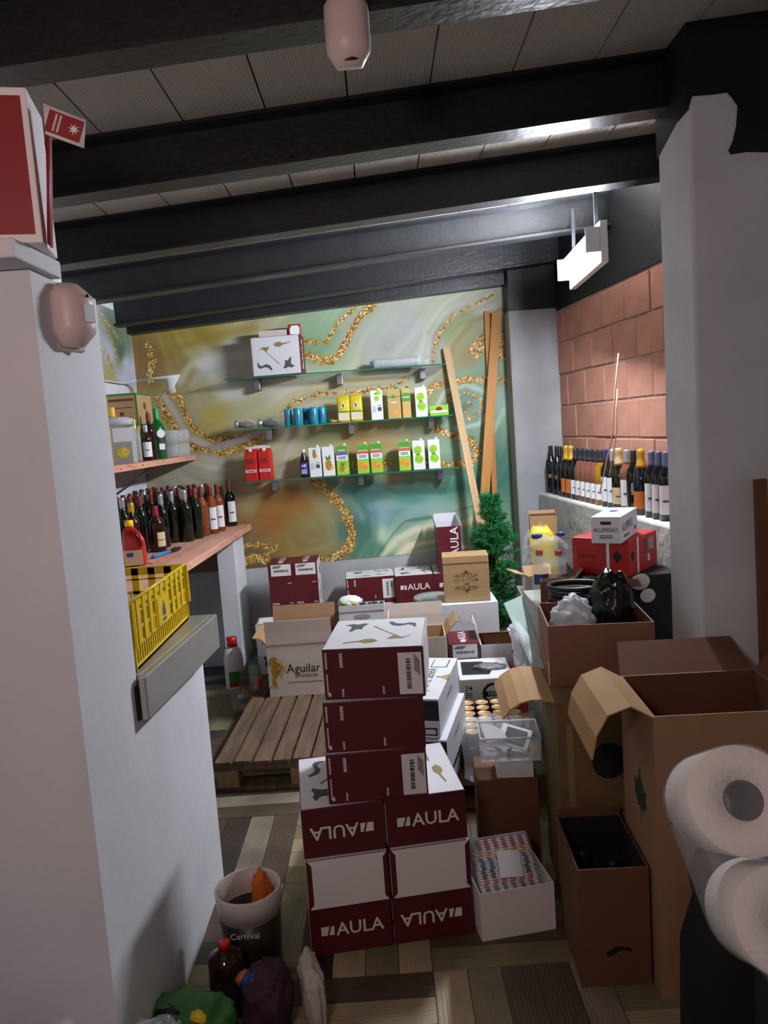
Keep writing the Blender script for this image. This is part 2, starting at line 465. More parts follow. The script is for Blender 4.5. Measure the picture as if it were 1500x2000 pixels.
SRGB = lambda s: np.array([int(s[i:i + 2], 16) / 255 for i in (0, 2, 4)])
CTRL = [(290, 690, '85673a'), (275, 730, '86683c'), (340, 660, '97893f'), (420, 650, '948636'), (480, 640, '9a9c74'), (560, 640, 'a0a688'),
        (620, 650, '7aa382'), (600, 690, '6f9c7a'), (660, 620, '86ab90'), (700, 660, '98a5a2'), (800, 640, '9da8a8'), (880, 600, 'a0b29c'), (950, 590, 'b2bcac'),
        (400, 720, 'aebaba'), (450, 700, 'a8b0ac'), (360, 720, '8c8546'), (330, 750, '989066'), (640, 718, '8cb094'), (560, 720, 'a3b09c'), (750, 700, '9ca7a6'), (840, 690, '9ca8a4'),
        (900, 705, '857c45'), (905, 655, '82925f'), (930, 730, '6e957c'), (975, 700, '7f9c84'),
        (450, 770, 'b0babc'), (380, 790, '9c9a76'), (550, 750, 'b0b6ac'), (420, 820, '9e9850'), (500, 800, '9fa47e'), (600, 775, 'adb098'), (700, 745, 'a8ac94'), (780, 765, 'a6b096'),
        (840, 785, '80946a'), (910, 795, '4d8482'), (870, 830, '7fa896'), (975, 780, '8db0a4'), (900, 750, '7c9a88'),
        (420, 910, 'a8aca2'), (350, 920, 'a2a494'), (470, 900, '999a80'), (560, 870, 'a3a88c'), (640, 850, '949a70'), (700, 865, '9a854c'), (760, 850, 'a09468'), (820, 865, '839070'),
        (890, 890, '749a84'), (960, 920, '3e7a6c'), (600, 920, '9aa084'), (740, 920, '93946a'),
        (480, 980, '9a946a'), (540, 1000, '8e6226'), (580, 975, '90692e'), (500, 1045, '80663a'), (625, 1020, '868050'), (560, 1060, '867640'), (640, 1065, '8a8050'),
        (715, 965, '437a76'), (745, 1000, '6c949e'), (705, 1045, '356c66'), (800, 965, '3f7e76'), (900, 955, '407e6c'), (830, 1000, '739e9a'), (860, 1025, 'aec6a8'),
        (760, 1045, '9ec2a8'), (800, 1062, 'b8bc98'), (870, 1065, '80ac84'), (735, 1085, '4c7f6a'), (950, 1020, '8bb59a'), (490, 1085, '66502a'), (470, 1100, '5e4a28'), (800, 1085, '4f8a7c')]
VEINS = [([(290, 675), (297, 705), (293, 745)], 8), ([(312, 780), (328, 815), (345, 848), (385, 876), (440, 884), (480, 868), (530, 845)], 9),
         ([(322, 768), (350, 775), (362, 815), (385, 843), (420, 862), (455, 858), (500, 842)], 6),
         ([(596, 668), (640, 669), (655, 640), (672, 620), (692, 600)], 4), ([(590, 690), (620, 700), (645, 706), (665, 690), (685, 645), (705, 618), (725, 600)], 9),
         ([(555, 806), (575, 785), (620, 770), (700, 765), (760, 757), (800, 737)], 4), ([(845, 705), (855, 655), (885, 615), (960, 578)], 3.5),
         ([(928, 690), (945, 668), (965, 655), (982, 660), (982, 690), (960, 690)], 16), ([(832, 775), (850, 753), (890, 744), (985, 740)], 7),
         ([(870, 790), (885, 772), (910, 768), (938, 778), (944, 797), (928, 812), (900, 822)], 3), ([(885, 800), (900, 785), (918, 787), (922, 797), (905, 806)], 2),
         ([(838, 832), (880, 850), (918, 858), (933, 880), (918, 902), (870, 908), (830, 903)], 8), ([(690, 905), (765, 905)], 6),
         ([(615, 938), (650, 968), (675, 1002), (688, 1040), (680, 1072), (650, 1092), (605, 1104)], 10),
         ([(455, 1070), (500, 1063), (540, 1070), (520, 1084)], 5), ([(470, 1098), (500, 1090), (520, 1096)], 10)]
PALE = [([(322, 775), (345, 812), (368, 855), (420, 874), (470, 860), (520, 838)], 7)]
STROKES = [([(740, 1095), (775, 1052), (810, 1034), (900, 1024), (945, 1004)], 7, 'd0d4b4', .8), ([(765, 1098), (800, 1066), (860, 1056), (930, 1078)], 6, 'd6d8bc', .8),
           ([(790, 1098), (820, 1078), (860, 1070), (900, 1092)], 4, 'cdd6c0', .7), ([(935, 985), (860, 1008), (790, 1018), (765, 1046), (735, 1088)], 3, '3d6a5e', .7),
           ([(640, 940), (690, 965), (718, 1005), (715, 1050), (690, 1088)], 9, '2f6864', .55), ([(700, 935), (780, 962), (860, 960), (935, 940)], 6, '2d6c66', .6),
           ([(735, 985), (800, 990), (880, 985)], 10, '7fa4ae', .5), ([(868, 722), (888, 672), (925, 628), (985, 602)], 7, '8a7440', .75), ([(800, 805), (828, 765), (868, 728)], 6, '8f7a44', .7),
           ([(850, 800), (868, 765), (910, 750), (952, 768), (958, 800), (935, 828), (890, 838)], 6, 'b9d0c8', .7), ([(862, 802), (880, 776), (912, 762), (942, 778), (945, 800), (922, 820), (885, 826)], 4, '5f9490', .6),
           ([(905, 798), (915, 793)], 9, '2f6a6c', .8), ([(545, 935), (560, 890), (575, 850), (592, 822)], 5, 'b6aebb', .7), ([(505, 870), (532, 805), (565, 772), (650, 748), (780, 742)], 4, 'b3ac66', .6),
           ([(350, 745), (372, 712), (430, 700), (490, 690)], 10, 'b9c4c4', .7), ([(375, 750), (395, 728), (450, 718)], 4, '98a6a8', .6), ([(335, 700), (350, 680), (420, 655), (500, 640)], 9, '8d7a30', .55),
           ([(590, 712), (640, 730), (680, 710), (705, 660), (740, 612)], 6, '9ab08c', .6), ([(580, 680), (630, 685), (660, 650)], 9, '6a9a80', .6), ([(750, 730), (780, 680), (830, 630), (900, 590)], 10, 'a4aeb0', .6),
           ([(830, 720), (838, 660), (865, 615), (930, 578)], 5, 'aeb7b8', .6), ([(900, 720), (898, 690), (912, 650), (945, 625)], 8, '7f8f58', .5), ([(445, 900), (480, 930), (520, 945), (600, 935)], 6, 'a9a878', .5),
           ([(520, 1040), (555, 1000), (575, 960)], 16, '8a5a20', .6), ([(600, 960), (635, 1000), (650, 1045), (630, 1080)], 12, '8c8a60', .5), ([(690, 880), (760, 868), (830, 880)], 9, '9c8048', .55),
           ([(400, 800), (430, 840), (470, 850), (520, 830)], 10, 'a39a4e', .5), ([(950, 880), (965, 840), (985, 800)], 4, 'a8c8b4', .6), ([(950, 1000), (965, 960), (988, 930)], 6, '2c7468', .6)]
def build_mural(name, x0, x1, z0f, z1f, nx, nz, to_uv, place, parent, seed=0.0):
    """grid with printed colours: soft colour fields, agate bands along the veins, a gold mask"""
    us = np.linspace(0, 1, nx); wsp = np.linspace(0, 1, nz)
    U_, W_ = np.meshgrid(us, wsp)
    Xg = x0 + (x1 - x0) * U_; Zg = z0f(Xg) + (z1f(Xg) - z0f(Xg)) * W_
    px, py = to_uv(Xg, Zg)
    wx = px + 9 * np.sin(py / 31 + seed) + 6 * np.sin(px / 23 + py / 47 + 1.3) + 3 * np.sin(py / 11 + px / 17)
    wy = py + 9 * np.sin(px / 37 + 2 + seed) + 5 * np.sin(px / 19 - py / 29) + 3 * np.sin(px / 9 + 1)
    acc = np.zeros(px.shape + (3,)); den = np.zeros(px.shape)
    for cx, cy, h in CTRL:
        wgt = 1 / (((wx - cx) ** 2 + ((wy - cy) * 1.25) ** 2) + 160) ** 1.7
        acc += wgt[..., None] * SRGB(h); den += wgt
    colr = acc / den[..., None]
    def dist(poly):
        dm = np.full(px.shape, 1e9)
        for (ax, ay), (bx, by) in zip(poly, poly[1:]):
            dx, dy = bx - ax, by - ay
            t = np.clip(((px - ax) * dx + (py - ay) * dy) / (dx * dx + dy * dy), 0, 1)
            dm = np.minimum(dm, np.hypot(px - ax - t * dx, py - ay - t * dy))
        return dm
    gold = np.full(px.shape, 1e9); soft = np.zeros(px.shape); sw = np.zeros(px.shape)
    for poly, hw in VEINS:
        d = dist(poly) + 1.6 * np.sin(px / 3.1 + py / 5.3) + 1.2 * np.sin(py / 2.7 - px / 4.1)
        gold = np.minimum(gold, d - .82 * hw * (1 + .18 * np.sin(px / 13 + py / 9)))
        d2 = dist(poly); ww = 1 / (d2 + 12) ** 2; soft += ww * d2; sw += ww
    ph = soft / sw + 5 * np.sin(wx / 40) + 4 * np.sin(wy / 33)
    band = .45 * np.sin(ph / 5.5) + .12 * np.sin(ph / 2.3 + 1) + .6 * np.sin(ph / 13 + 2)
    amp = .012 + .045 * (.5 + .5 * np.sin(px / 70 + py / 45)) ** 2
    colr = colr * (1 + amp[..., None] * band[..., None] * 1.6)
    for poly, hw, h_, st_ in (STROKES if seed == 0 else []):
        k = st_ * np.clip(1.25 - (dist(poly) + 1.5 * np.sin(px / 17 + py / 23)) / hw, 0, 1)[..., None]
        k = k * k * (3 - 2 * k) if st_ >= 1 else k
        colr = colr * (1 - k) + k * SRGB(h_)
    halo = np.exp(-np.clip(gold, 0, None) / 5.0)
    colr = colr * (1 - .35 * halo[..., None]) + .35 * halo[..., None] * SRGB('7c7a4a')
    for poly, hw in PALE:
        k = np.clip((hw - dist(poly)) / 3, 0, 1)[..., None]; colr = colr * (1 - k) + k * SRGB('aaa3a6')
    grey = colr.mean(-1, keepdims=True); colr = np.clip((grey + (colr - grey) * .92) * 1.05 * np.array([1.04, 1.0, .97]), 0, 1)
    linc = np.where(colr <= .04045, colr / 12.92, ((colr + .055) / 1.055) ** 2.4)
    g = np.clip(.5 - gold / 5.0, 0, 1)
    if PALE:
        for poly, hw in PALE: g = g * np.clip((dist(poly) - hw + 1) / 2, 0, 1)
    verts = [place(a, c) for a, c in zip(Xg.ravel(), Zg.ravel())]
    idx = np.arange(nx * nz).reshape(nz, nx)
    q = np.stack([idx[:-1, :-1], idx[:-1, 1:], idx[1:, 1:], idx[1:, :-1]], -1).reshape(-1, 4)
    me = bpy.data.meshes.new(name); me.from_pydata(verts, [], q.tolist())
    at = me.color_attributes.new('print', 'FLOAT_COLOR', 'POINT')
    at.data.foreach_set('color', np.concatenate([linc.reshape(-1, 3), np.ones((nx * nz, 1))], 1).astype(np.float32).ravel())
    ga = me.attributes.new('gold', 'FLOAT', 'POINT'); ga.data.foreach_set('value', g.astype(np.float32).ravel())
    me.materials.append(MATS['mural_print'])
    return link(name, me, parent)
def mural_material():
    m = bpy.data.materials.new('mural_print'); m.use_nodes = True; nt = m.node_tree; L = nt.links.new; N = nt.nodes.new
    b = nt.nodes['Principled BSDF']; b.inputs['Roughness'].default_value = 0.55
    at = N('ShaderNodeAttribute'); at.attribute_name = 'print'
    ga = N('ShaderNodeAttribute'); ga.attribute_name = 'gold'
    tc = N('ShaderNodeTexCoord'); vo = N('ShaderNodeTexVoronoi'); vo.inputs['Scale'].default_value = 105
    L(tc.outputs['Object'], vo.inputs[0])
    sep = N('ShaderNodeSeparateColor'); L(vo.outputs['Color'], sep.inputs[0])
    ramp = N('ShaderNodeValToRGB'); L(sep.outputs[0], ramp.inputs[0])
    e = ramp.color_ramp.elements; e[0].color = lin('5a3d10'); e[1].color = lin('f0e6c0')
    for pos, c in ((.3, '8a6418'), (.55, 'b8892c'), (.8, 'd6b054')):
        el = ramp.color_ramp.elements.new(pos); el.color = lin(c)
    nz = N('ShaderNodeTexNoise'); nz.inputs['Scale'].default_value = 55; L(tc.outputs['Object'], nz.inputs[0])
    ad = N('ShaderNodeMath'); ad.operation = 'MULTIPLY_ADD'; ad.inputs[1].default_value = .9; ad.inputs[2].default_value = -.45; L(nz.outputs[0], ad.inputs[0])
    a2 = N('ShaderNodeMath'); a2.operation = 'ADD'; L(ad.outputs[0], a2.inputs[0]); L(ga.outputs['Fac'], a2.inputs[1])
    mr = N('ShaderNodeMapRange'); mr.inputs[1].default_value = .42; mr.inputs[2].default_value = .58; L(a2.outputs[0], mr.inputs[0])
    mx = N('ShaderNodeMix'); mx.data_type = 'RGBA'; L(mr.outputs[0], mx.inputs[0]); L(at.outputs['Color'], mx.inputs[6]); L(ramp.outputs[0], mx.inputs[7])
    L(mx.outputs[2], b.inputs['Base Color'])
    MATS['mural_print'] = m
mural_material()
def uv_back(X, Z):
    vx, vy, vz = X, YB - .003, Z - CAM_H
    dep = vy * _F.y + vz * _F.z
    return 750 + FPX * (vx * _R.x + vy * _R.y + vz * _R.z) / dep, 1000 - FPX * (vx * _U.x + vy * _U.y + vz * _U.z) / dep
mu = build_mural('mural', XL, 0.905, lambda x: 0.705 + 0.02 * x, lambda x: 2.5 + 0 * x, 330, 236, uv_back, lambda x, z: (x, YB - .003, z), wall_back)
mu['label'] = 'agate patterned mural print with teal and gold veins'

# ---- far left wall with its own strip of mural
wall_left = struct(B().box(XL - .15, XL, 1.9, YB, 0, 2.9).build('wall_left', 'wall_white'))
_vb, _cb = list(VEINS), list(CTRL)
VEINS[:] = [([(0, 0), (60, 40), (90, 90)], 3), ([(0, 60), (40, 80), (70, 130)], 4), ([(30, 0), (100, 40)], 3)]
CTRL[:] = [(0, 0, '9fb0c4'), (40, 60, 'a2b2c8'), (80, 20, '55705c'), (100, 60, '3f5f4c'), (20, 110, '8f8f5a'), (80, 130, 'a6b4cc'), (130, 90, 'a9b8cc'), (140, 20, '6a7f66')]
_pl = PALE[:]; PALE.clear()
build_mural('mural', 3.6, YB, lambda y: 1.985 + 0 * y, lambda y: 2.45 + 0 * y, 150, 50, lambda y, z: ((y - 4.6) * 230, (2.4 - z) * 320), lambda y, z: (XL + .003, y, z), wall_left, 1.0)
VEINS[:] = _vb; CTRL[:] = _cb; PALE[:] = _pl
struct(B().box(-1.10, -.99, 4.93, 5.29, 0, .958).build('trim_1', 'white_paint'))

# ---- white pillar in the back right corner
pil = struct(B().box(.905, 1.235, 5.10, YB, 0, 2.95).build('wall_back_pillar', 'pillar_white', None, .004))
B().box(.903, 1.237, 5.098, 5.3, 2.29, 2.9).build('paint_band', 'black_paint', pil)
B().box(.896, .905, 5.085, 5.29, .3, 2.29).build('side_shade_strip', 'box_grey', pil)  # shade on the pillar's left side face, put in as a grey strip

# ---- brick wall on the right: ribbed clay blocks standing proud of recessed mortar
ang_b = math.atan2(-1, .096)                       # along the wall, towards the viewer
wd = Vector((.096, -1, 0)).normalized(); wn = Vector((-1, -.096, 0)).normalized()
w0 = Vector((1.21, 5.10, 0))
Mw = Matrix((wd, -wn, Vector((0, 0, 1)))).transposed().to_4x4(); Mw.translation = w0   # x along, y into the wall, z up
wall_right = struct(B().box(-.2, 2.6, .006, .2, 0, 2.95, 0, Mw).build('wall_right', 'mortar'))
B().box(-.02, 2.6, -.004, .02, 2.27, 2.9, 0, Mw).build('paint_band', 'black_paint', wall_right)
rb = random.Random(3)
bl, bh, jt = .290, .190, .012
bmesh_ = {}
for c in range(7):
    z0 = 1.052 + .202 * c - .0 + .004
    if z0 > 2.25: break
    off = -bl * (.5 if c % 2 else 0.05)
    x = off
    while x < 2.3:
        a = max(x, 0); b2 = min(x + bl, 2.55)
        if b2 - a > .03:
            hh = min(bh, 2.268 - z0)
            key = (round(b2 - a, 3), round(hh, 3))
            if key not in bmesh_: bmesh_[key] = B().box(0, b2 - a, 0, .05, 0, hh).mesh('brick', 'brick_face', .004)
            o = link('brick', bmesh_[key], wall_right)
            o.matrix_world = Mw @ Matrix.Translation((a, rb.uniform(-.004, .003), z0)) @ Matrix.Rotation(rb.uniform(-.006, .006), 4, 'Y')
        x += bl + jt
# plastered half-height ledge in front of the bricks
ledge = struct(B().box(0, 2.35, -.175, .004, 0, 1.095, 0, Mw).build('trim_2', 'plaster_rough', None, .012))
# ---- near right pillar with black paint running down its top
pr = struct(B().box(.99, 2.1, 2.40, 2.66, 0, 2.95).build('wall_right_pillar', 'wall_white', None, .012))
B().prism([(.985, 2.90), (.985, 2.475), (1.0, 2.512), (1.06, 2.512), (1.105, 2.515), (1.118, 2.50), (1.135, 2.475), (1.13, 2.42), (1.118, 2.375), (1.105, 2.35), (1.112, 2.338), (1.16, 2.342), (1.25, 2.335), (2.1, 2.33), (2.1, 2.9)], .003,
          face((0, 2.3995, 0), (1, 0, 0), (0, 0, 1))).build('paint_band', 'black_paint', pr)
B().prism([(-2.66, 2.9), (-2.66, 2.42), (-2.60, 2.44), (-2.50, 2.47), (-2.40, 2.475), (-2.40, 2.9)], .003,
          face((.9895, 0, 0), (0, -1, 0), (0, 0, 1))).build('paint_band', 'black_paint', pr)

# ---- near left wall with the serving opening: jamb, half wall
# (pier and half wall are one continuous plastered face)
struct(B().box(-1.7, -.68, 1.60, 1.965, 0, 1.965).build('wall_left_pier', 'white_paint'))
struct(B().box(-.86, -.68, 1.965, 2.66, 0, .955).build('wall_left_half', 'white_paint'))

# ================================================================== LIGHT FITTING
LX, LY0, LY1, LZ = .99, 3.45, 4.08, 2.335
lamp = thing('ceiling_light', 'bright twin tube light fitting fixed under the black beams by the brick wall', 'light', (LX, (LY0 + LY1) / 2, LZ), -.05)
hl = (LY1 - LY0) / 2
# the base plate stands upright on the wall side of the two tubes
B().box(.042, .075, -hl - .03, hl + .03, -.092, .085).build('housing', 'lamp_body', lamp, .004)
for s in (-1, 1): B().box(-.02, .042, s * (hl + .018) - .012, s * (hl + .018) + .012, -.045, .06).build('end_cap', 'lamp_body', lamp, .003)
for s in (-1, 1):
    B().lathe([(.013, -hl), (.013, hl)], 12, 0, Matrix.Translation((.008, 0, .008 + s * .028)) @ Matrix.Rotation(R(90), 4, 'X')).build('tube', 'tube_light', lamp)
for yy in (-.21, .28): B().box(.05, .066, yy - .008, yy + .008, .085, .30).build('hanger', 'steel_black', lamp)

# ================================================================== AULA WINE BOXES
AL, AW, AT = .318, .250, .157
def aula_parts():
    """(name, builder, materials) in the lying frame: length x, width y, thickness z"""
    x, y, z = AL / 2, AW / 2, AT / 2
    out = []
    # faces: -z +z white prints, sides burgundy
    out.append(('body', B().box(-x, x, -y, y, -z, z, [1, 1, 0, 0, 0, 0]), ['burgundy', 'box_white'], .0025))
    for side in (1, -1):
        M = face((0, 0, side * z), (1, 0, 0), (0, side, 0))
        T = ['print_brown' if side < 0 else 'print_olive']
        out.append(('pickaxe_print', B().prism([(-.02, .055), (-.014, .058), (.062, -.027), (.045, -.050), (.04, -.058), (.09, -.058), (.118, -.035), (.095, -.046), (.085, -.046), (.07, -.03)], EPS, M), T, 0))
        out.append(('shovel_print', B().prism([(-.10, -.083), (-.05, -.075), (-.03, -.086), (-.005, -.084), (.012, -.07), (-.005, -.055), (-.03, -.054), (-.05, -.066), (-.10, -.077)], EPS, M), ['print_olive'], 0))
        out.append(('dog_print', B().prism([(-.12, .075), (-.095, .085), (-.075, .078), (-.055, .088), (-.04, .082), (-.05, .07), (-.056, .05), (-.055, .033), (-.075, .038), (-.09, .016), (-.1, .022), (-.094, .052), (-.1, .065)], EPS, M), ['print_grey'], 0))
        out.append(('bird_print', B().prism([(.03, .09), (.045, .06), (.07, .05), (.10, .062), (.118, .052), (.122, .036), (.126, .036), (.13, .052), (.125, .072), (.105, .078), (.085, .07), (.06, .074), (.042, .094)], EPS, M), ['print_grey'], 0))
    # end with the name
    M = face((-x, 0, 0), (0, -1, 0), (0, 0, 1))
    b_ = B()
    b_.prism([(-.092, -.014), (-.074, -.014), (-.066, .014), (-.092, .014)], EPS, M)
    b_.prism([(-.068, -.014), (-.052, -.014), (-.052, .014), (-.060, .014)], EPS, M)
    textb(b_, 'AULA', .058, Matrix(M) @ Matrix.Translation((.028, 0, 0)), 0, .012, 1.0)
    out.append(('lettering', b_, ['print_white'], 0))
    # bare white end with burgundy edges and clipped corners
    M = face((x, 0, 0), (0, 1, 0), (0, 0, 1))
    c = .016
    out.append(('end_flap', B().prism([(-y + c, -z + c), (-y + .004, -z + .001), (y - .004, -z + .001), (y - c, -z + c), (y - c, z - c), (y - .004, z - .001), (-y + .004, z - .001), (-y + c, z - c)], .002, M), ['print_white'], 0))
    # sides: sticker on one, small print on both
    for side in (-1, 1):
        M = face((0, side * y, 0), (-side, 0, 0), (0, 0, 1))
        b_ = B()
        for (u, v, w_, h_) in ((-.148, .045, .006, .05), (-.148, -.03, .005, .06), (-.10, .045, .010, .042), (-.10, -.055, .006, .025), (.03, -.052, .006, .022)):
            k = -h_ / 2
            while k < h_ / 2: b_.prism(rect(u, v + k, w_, .004), EPS, M); k += .0065
        b_.prism(rect(-.143, -.062, .008, .012), EPS, M)
        out.append(('small_print', b_, ['print_white'], 0))
        if True:
            out.append(('sticker', B().prism(rect(.117, -.004, .074, .128), .001, M), ['print_white'], 0))
            M2 = M @ Matrix.Translation((0, 0, .001)); b2 = B(); k = -.05
            rr = random.Random(1)
            while k < .042:
                hh = rr.choice((.002, .004, .006)); b2.prism(rect(.112, k, .014, hh), EPS, M2); k += hh + rr.choice((.002, .003))
            for j in range(5): b2.prism(rect(.132 + .0035 * j, .03 - .004 * j, .0018, .05), EPS, M2)
            out.append(('barcode', b2, ['print_grey'], 0))
    return out
AP = aula_parts(); ACACHE = {}
def aula(loc, rz, key, label, O=None, group='burgundy wine boxes', bare=False):
    """O turns the lying box first (about its middle); key names that turn"""
    O = O or Matrix.Identity(4)
    if key not in ACACHE:
        zs = [(O @ Vector(v)).z for v in AP[0][1].v]; T = Matrix.Translation((0, 0, -min(zs))) @ O; lst = []
        for n, b_, ms, bv in AP:
            c = B(); c.v = [tuple(T @ Vector(v)) for v in b_.v]; c.f, c.mi, c.sm = b_.f, b_.mi, b_.sm
            lst.append((n, c.mesh(n, ms, bv)))
        ACACHE[key] = lst
    t = thing('wine_box', label, 'box', loc, rz, group)
    sticker = None
    for n, me in ACACHE[key]:
        if bare and n in ('sticker', 'barcode'): continue
        o = link(n, me, t)
        if n == 'sticker': sticker = o
        if n in ('small_print', 'barcode'): o['kind'] = 'stuff'
        if n == 'barcode' and sticker: o.parent = sticker
    return t
RX, RY, RZ = (lambda a: Matrix.Rotation(R(a), 4, 'X')), (lambda a: Matrix.Rotation(R(a), 4, 'Y')), (lambda a: Matrix.Rotation(R(a), 4, 'Z'))
DEEP = Matrix.Diagonal((1.15, 1, 1, 1)); WIDE = Matrix.Diagonal((.955, 1.36, 1, 1))
END = RZ(90); END_INV = RZ(90) @ RX(180); END_WHITE = RZ(-90)
A1 = R(7.0); FL = Vector((-.314, 2.196, 0))
for c_ in (0, 1):
    ctr = FL + rz_off(A1, AW / 2 + c_ * (AW + .007), AL * 1.15 / 2)
    side = ('beside the paint bucket', 'beside the carton of striped straws')[c_]
    aula(ctr, A1 + (0, .0)[c_], ('dend', 'dendinv')[c_], 'lowest wine box %s, name %s' % (side, ('upright', 'upside down')[c_]), (END @ DEEP, END_INV @ DEEP)[c_])
    aula(ctr + Vector((.002, -.006, AT + .001)), A1 + R(.6), 'dwhite', 'wine box with bare white end, middle layer, %s' % side, END_WHITE @ DEEP)
    aula(ctr + Vector((0, .004, 2 * AT + .002)), A1, ('dendinv', 'dend')[c_], 'third-layer box with %s name, %s' % (('upside-down', 'upright')[c_], ('on the bucket side', 'on the straw carton side')[c_]), (END_INV @ DEEP, END @ DEEP)[c_])
zs = 3 * AT + .003; hd = AW * 1.36 / 2
def front_at(x, y, a, z): return Vector((x, y, z)) + rz_off(a, 0, hd)
aula(front_at(-.076, 2.228, R(2.5), zs), R(2.5), 'wlong', 'wine box with barcode sticker, lowest of the three boxes turned sideways', WIDE)
aula(front_at(-.074, 2.232, R(-.5), zs + AT + .001), R(-.5), 'wlong180', 'wine box without sticker, between two sideways boxes with barcode stickers', WIDE @ RZ(180), bare=True)
aula(front_at(-.066, 2.242, R(-5.5), zs + 2 * AT + .002), R(-5.5), 'wlong', 'topmost wine box of the tall front stack, white top with tool drawings', WIDE)

# ================================================================== PALLETS
def pallet(label, loc, rz, w, d, nsl, m='pallet_wood', hgt=.14):
    t = thing('pallet', label, 'pallet', loc, rz, 'wooden pallets')
    sw = w / nsl - .012
    rr = random.Random(int(w * 100))
    for k in range(nsl):
        x = -w / 2 + (k + .5) * w / nsl
        B().box(x - sw / 2, x + sw / 2, -d / 2 + rr.uniform(0, .012), d / 2, hgt - .02, hgt + rr.uniform(-.003, .0)).build('slat', m, t, .002)
    for y in (-d / 2 + .05, 0, d / 2 - .05):
        B().box(-w / 2, w / 2, y - .045, y + .045, hgt - .042, hgt - .021).build('stringer', m, t)
        for x in (-w / 2 + .06, 0, w / 2 - .06):
            B().box(x - .05, x + .05, y - .045, y + .045, .019, hgt - .043).build('block', 'pallet_raw', t)
        B().box(-w / 2, w / 2, y - .045, y + .045, 0, .018).build('bottom_board', m, t)
    return t
pallet('dark weathered wooden pallet under the cardboard box with the eagle', (-.435, 3.91, 0), R(-2), .80, 1.16, 9)
pallet('wooden pallet against the back wall under upright burgundy boxes', (-.66, 4.89, 0), 0, .6, .72, 6)
pallet('wooden pallet under the tray of gold topped cans', (.36, 3.64, 0), 0, .66, 1.20, 7, 'pallet_raw')

# ================================================================== BACK: wine boxes by the wall
PZ = .14
STAND = RZ(180) @ RY(90)                                     # length upright, sticker side to the front, named end up
STANDN = RY(-90)
for k, x in enumerate((-.690, -.532)):
    tx = ('beside the shelf wall', 'beside the white lower wall')[k]
    aula((x, 4.98, PZ), 0, 'standS', 'upright burgundy wine box on the pallet, lower of the pair %s' % tx, STAND)
    aula((x, 4.98, PZ + AL + .001), 0, 'standS', 'upright burgundy wine box with white label, upper of the pair %s' % tx, STAND)
for c_, x in enumerate((-.127, .165)):
    for k in range(4):
        aula((x, 5.08, k * (AT + .001)), R((1, -1, 1, 2)[k]) * (1 - c_), ('long', 'end')[c_], ('burgundy wine box lying lengthwise, %s of the low stack by the white wall',
             'burgundy wine box lying end-on, %s of the low stack by the grey tub')[c_] % ('lowest', 'second', 'third', 'topmost')[k], (None, END)[c_], ('low lengthwise burgundy stack', 'low end-on burgundy stack')[c_])
for k in range(4): aula((.42, 5.08, k * (AT + .001)), 0, 'end', 'burgundy wine box, %s of four under the tall open one' % ('lowest', 'second', 'third', 'topmost')[k], END, 'burgundy boxes under the open one')
aula((-.715, 4.675, PZ), R(3), 'standW', 'wine box showing its white printed side behind the eagle box', RX(90) @ RZ(90))

def open_aula(loc, rz, label):
    t = open_box('wine_box', label, 'box', loc, rz, .152, .25, .30, 'burgundy', 'box_white', .003,
                 (('left', [12, 16], .07, 'box_white'), ('right', [-10, -14], .05, 'box_white'), ('back', [4, 6], .06, 'box_white')))
    text(t, 'AULA', .075, face((.035, -.125, .20), (0, 0, 1), (-1, 0, 0)), 'print_white', .012)
    t['group'] = 'burgundy wine boxes'
    return t
open_aula((.41, 5.05, 4 * AT + .005), 0, 'tall open burgundy wine box with white flaps by the mural')

# ================================================================== FRONT: carton of paper straws
sc_ = P(942, 1842, Z=0); A3 = R(9)
sb = open_box('straw_carton', 'low white carton holding a pack of striped straws', 'box', sc_ + rz_off(A3, .122, .13), A3, .240, .25, .155, 'print_white', 'box_white', .004)
sp = thing('straw_pack', 'clear pack of colourful striped paper straws in the white carton', 'straws', sc_ + rz_off(A3, .122, .13) + Vector((0, .0, .012)), A3)
rr = random.Random(5)
SC = [mat('straw_%d' % i, c, 0.6) for i, c in enumerate(('b3243a', 'd8a21c', '2a5f9a', '1a1a1c', 'c95a7c', '3a7a52'))]
Tl = Matrix.Translation((.004, .02, .115)) @ RX(38)
sm_ = {}
for r_ in range(3):
    for k in range(20):
        ci = min(5, k * 6 // 20) if r_ == 0 else rr.randrange(6)
        if ci not in sm_:
            b_ = B(); n = 13; L_ = .19
            for j in range(n):
                b_.lathe([(.004, -L_ / 2 + L_ * j / n), (.004, -L_ / 2 + L_ * (j + 1) / n)], 6, j % 2)
            sm_[ci] = b_.mesh('straw', ['print_white', SC[ci]])
        o = link('straw', sm_[ci], sp)
        o.matrix_parent_inverse = Matrix.Identity(4)
        o.matrix_local = Tl @ Matrix.Translation((-.005 + rr.uniform(-.004, .004), .085 - k * .0088, .05 - r_ * .0085)) @ RY(90)
B().box(-.108, .10, -.098, .10, .018, .058, 0, Tl).build('wrapper', 'plastic_wrap', sp, .01)
patch(sp, 'label_card', rect(0, 0, .075, .085), Tl @ RZ(-6) @ Matrix.Translation((.01, .0, .0585)), 'label_white', .001)
blob('wrapper_end', 'plastic_wrap', sp, (-.085, .05, .165), (.022, .04, .035), 3, .5)

# ================================================================== CENTRE PILE
def place_fl(px, py, Z, a, w, d):
    p = P(px, py, Z=Z); return p + rz_off(a, w / 2, d / 2)
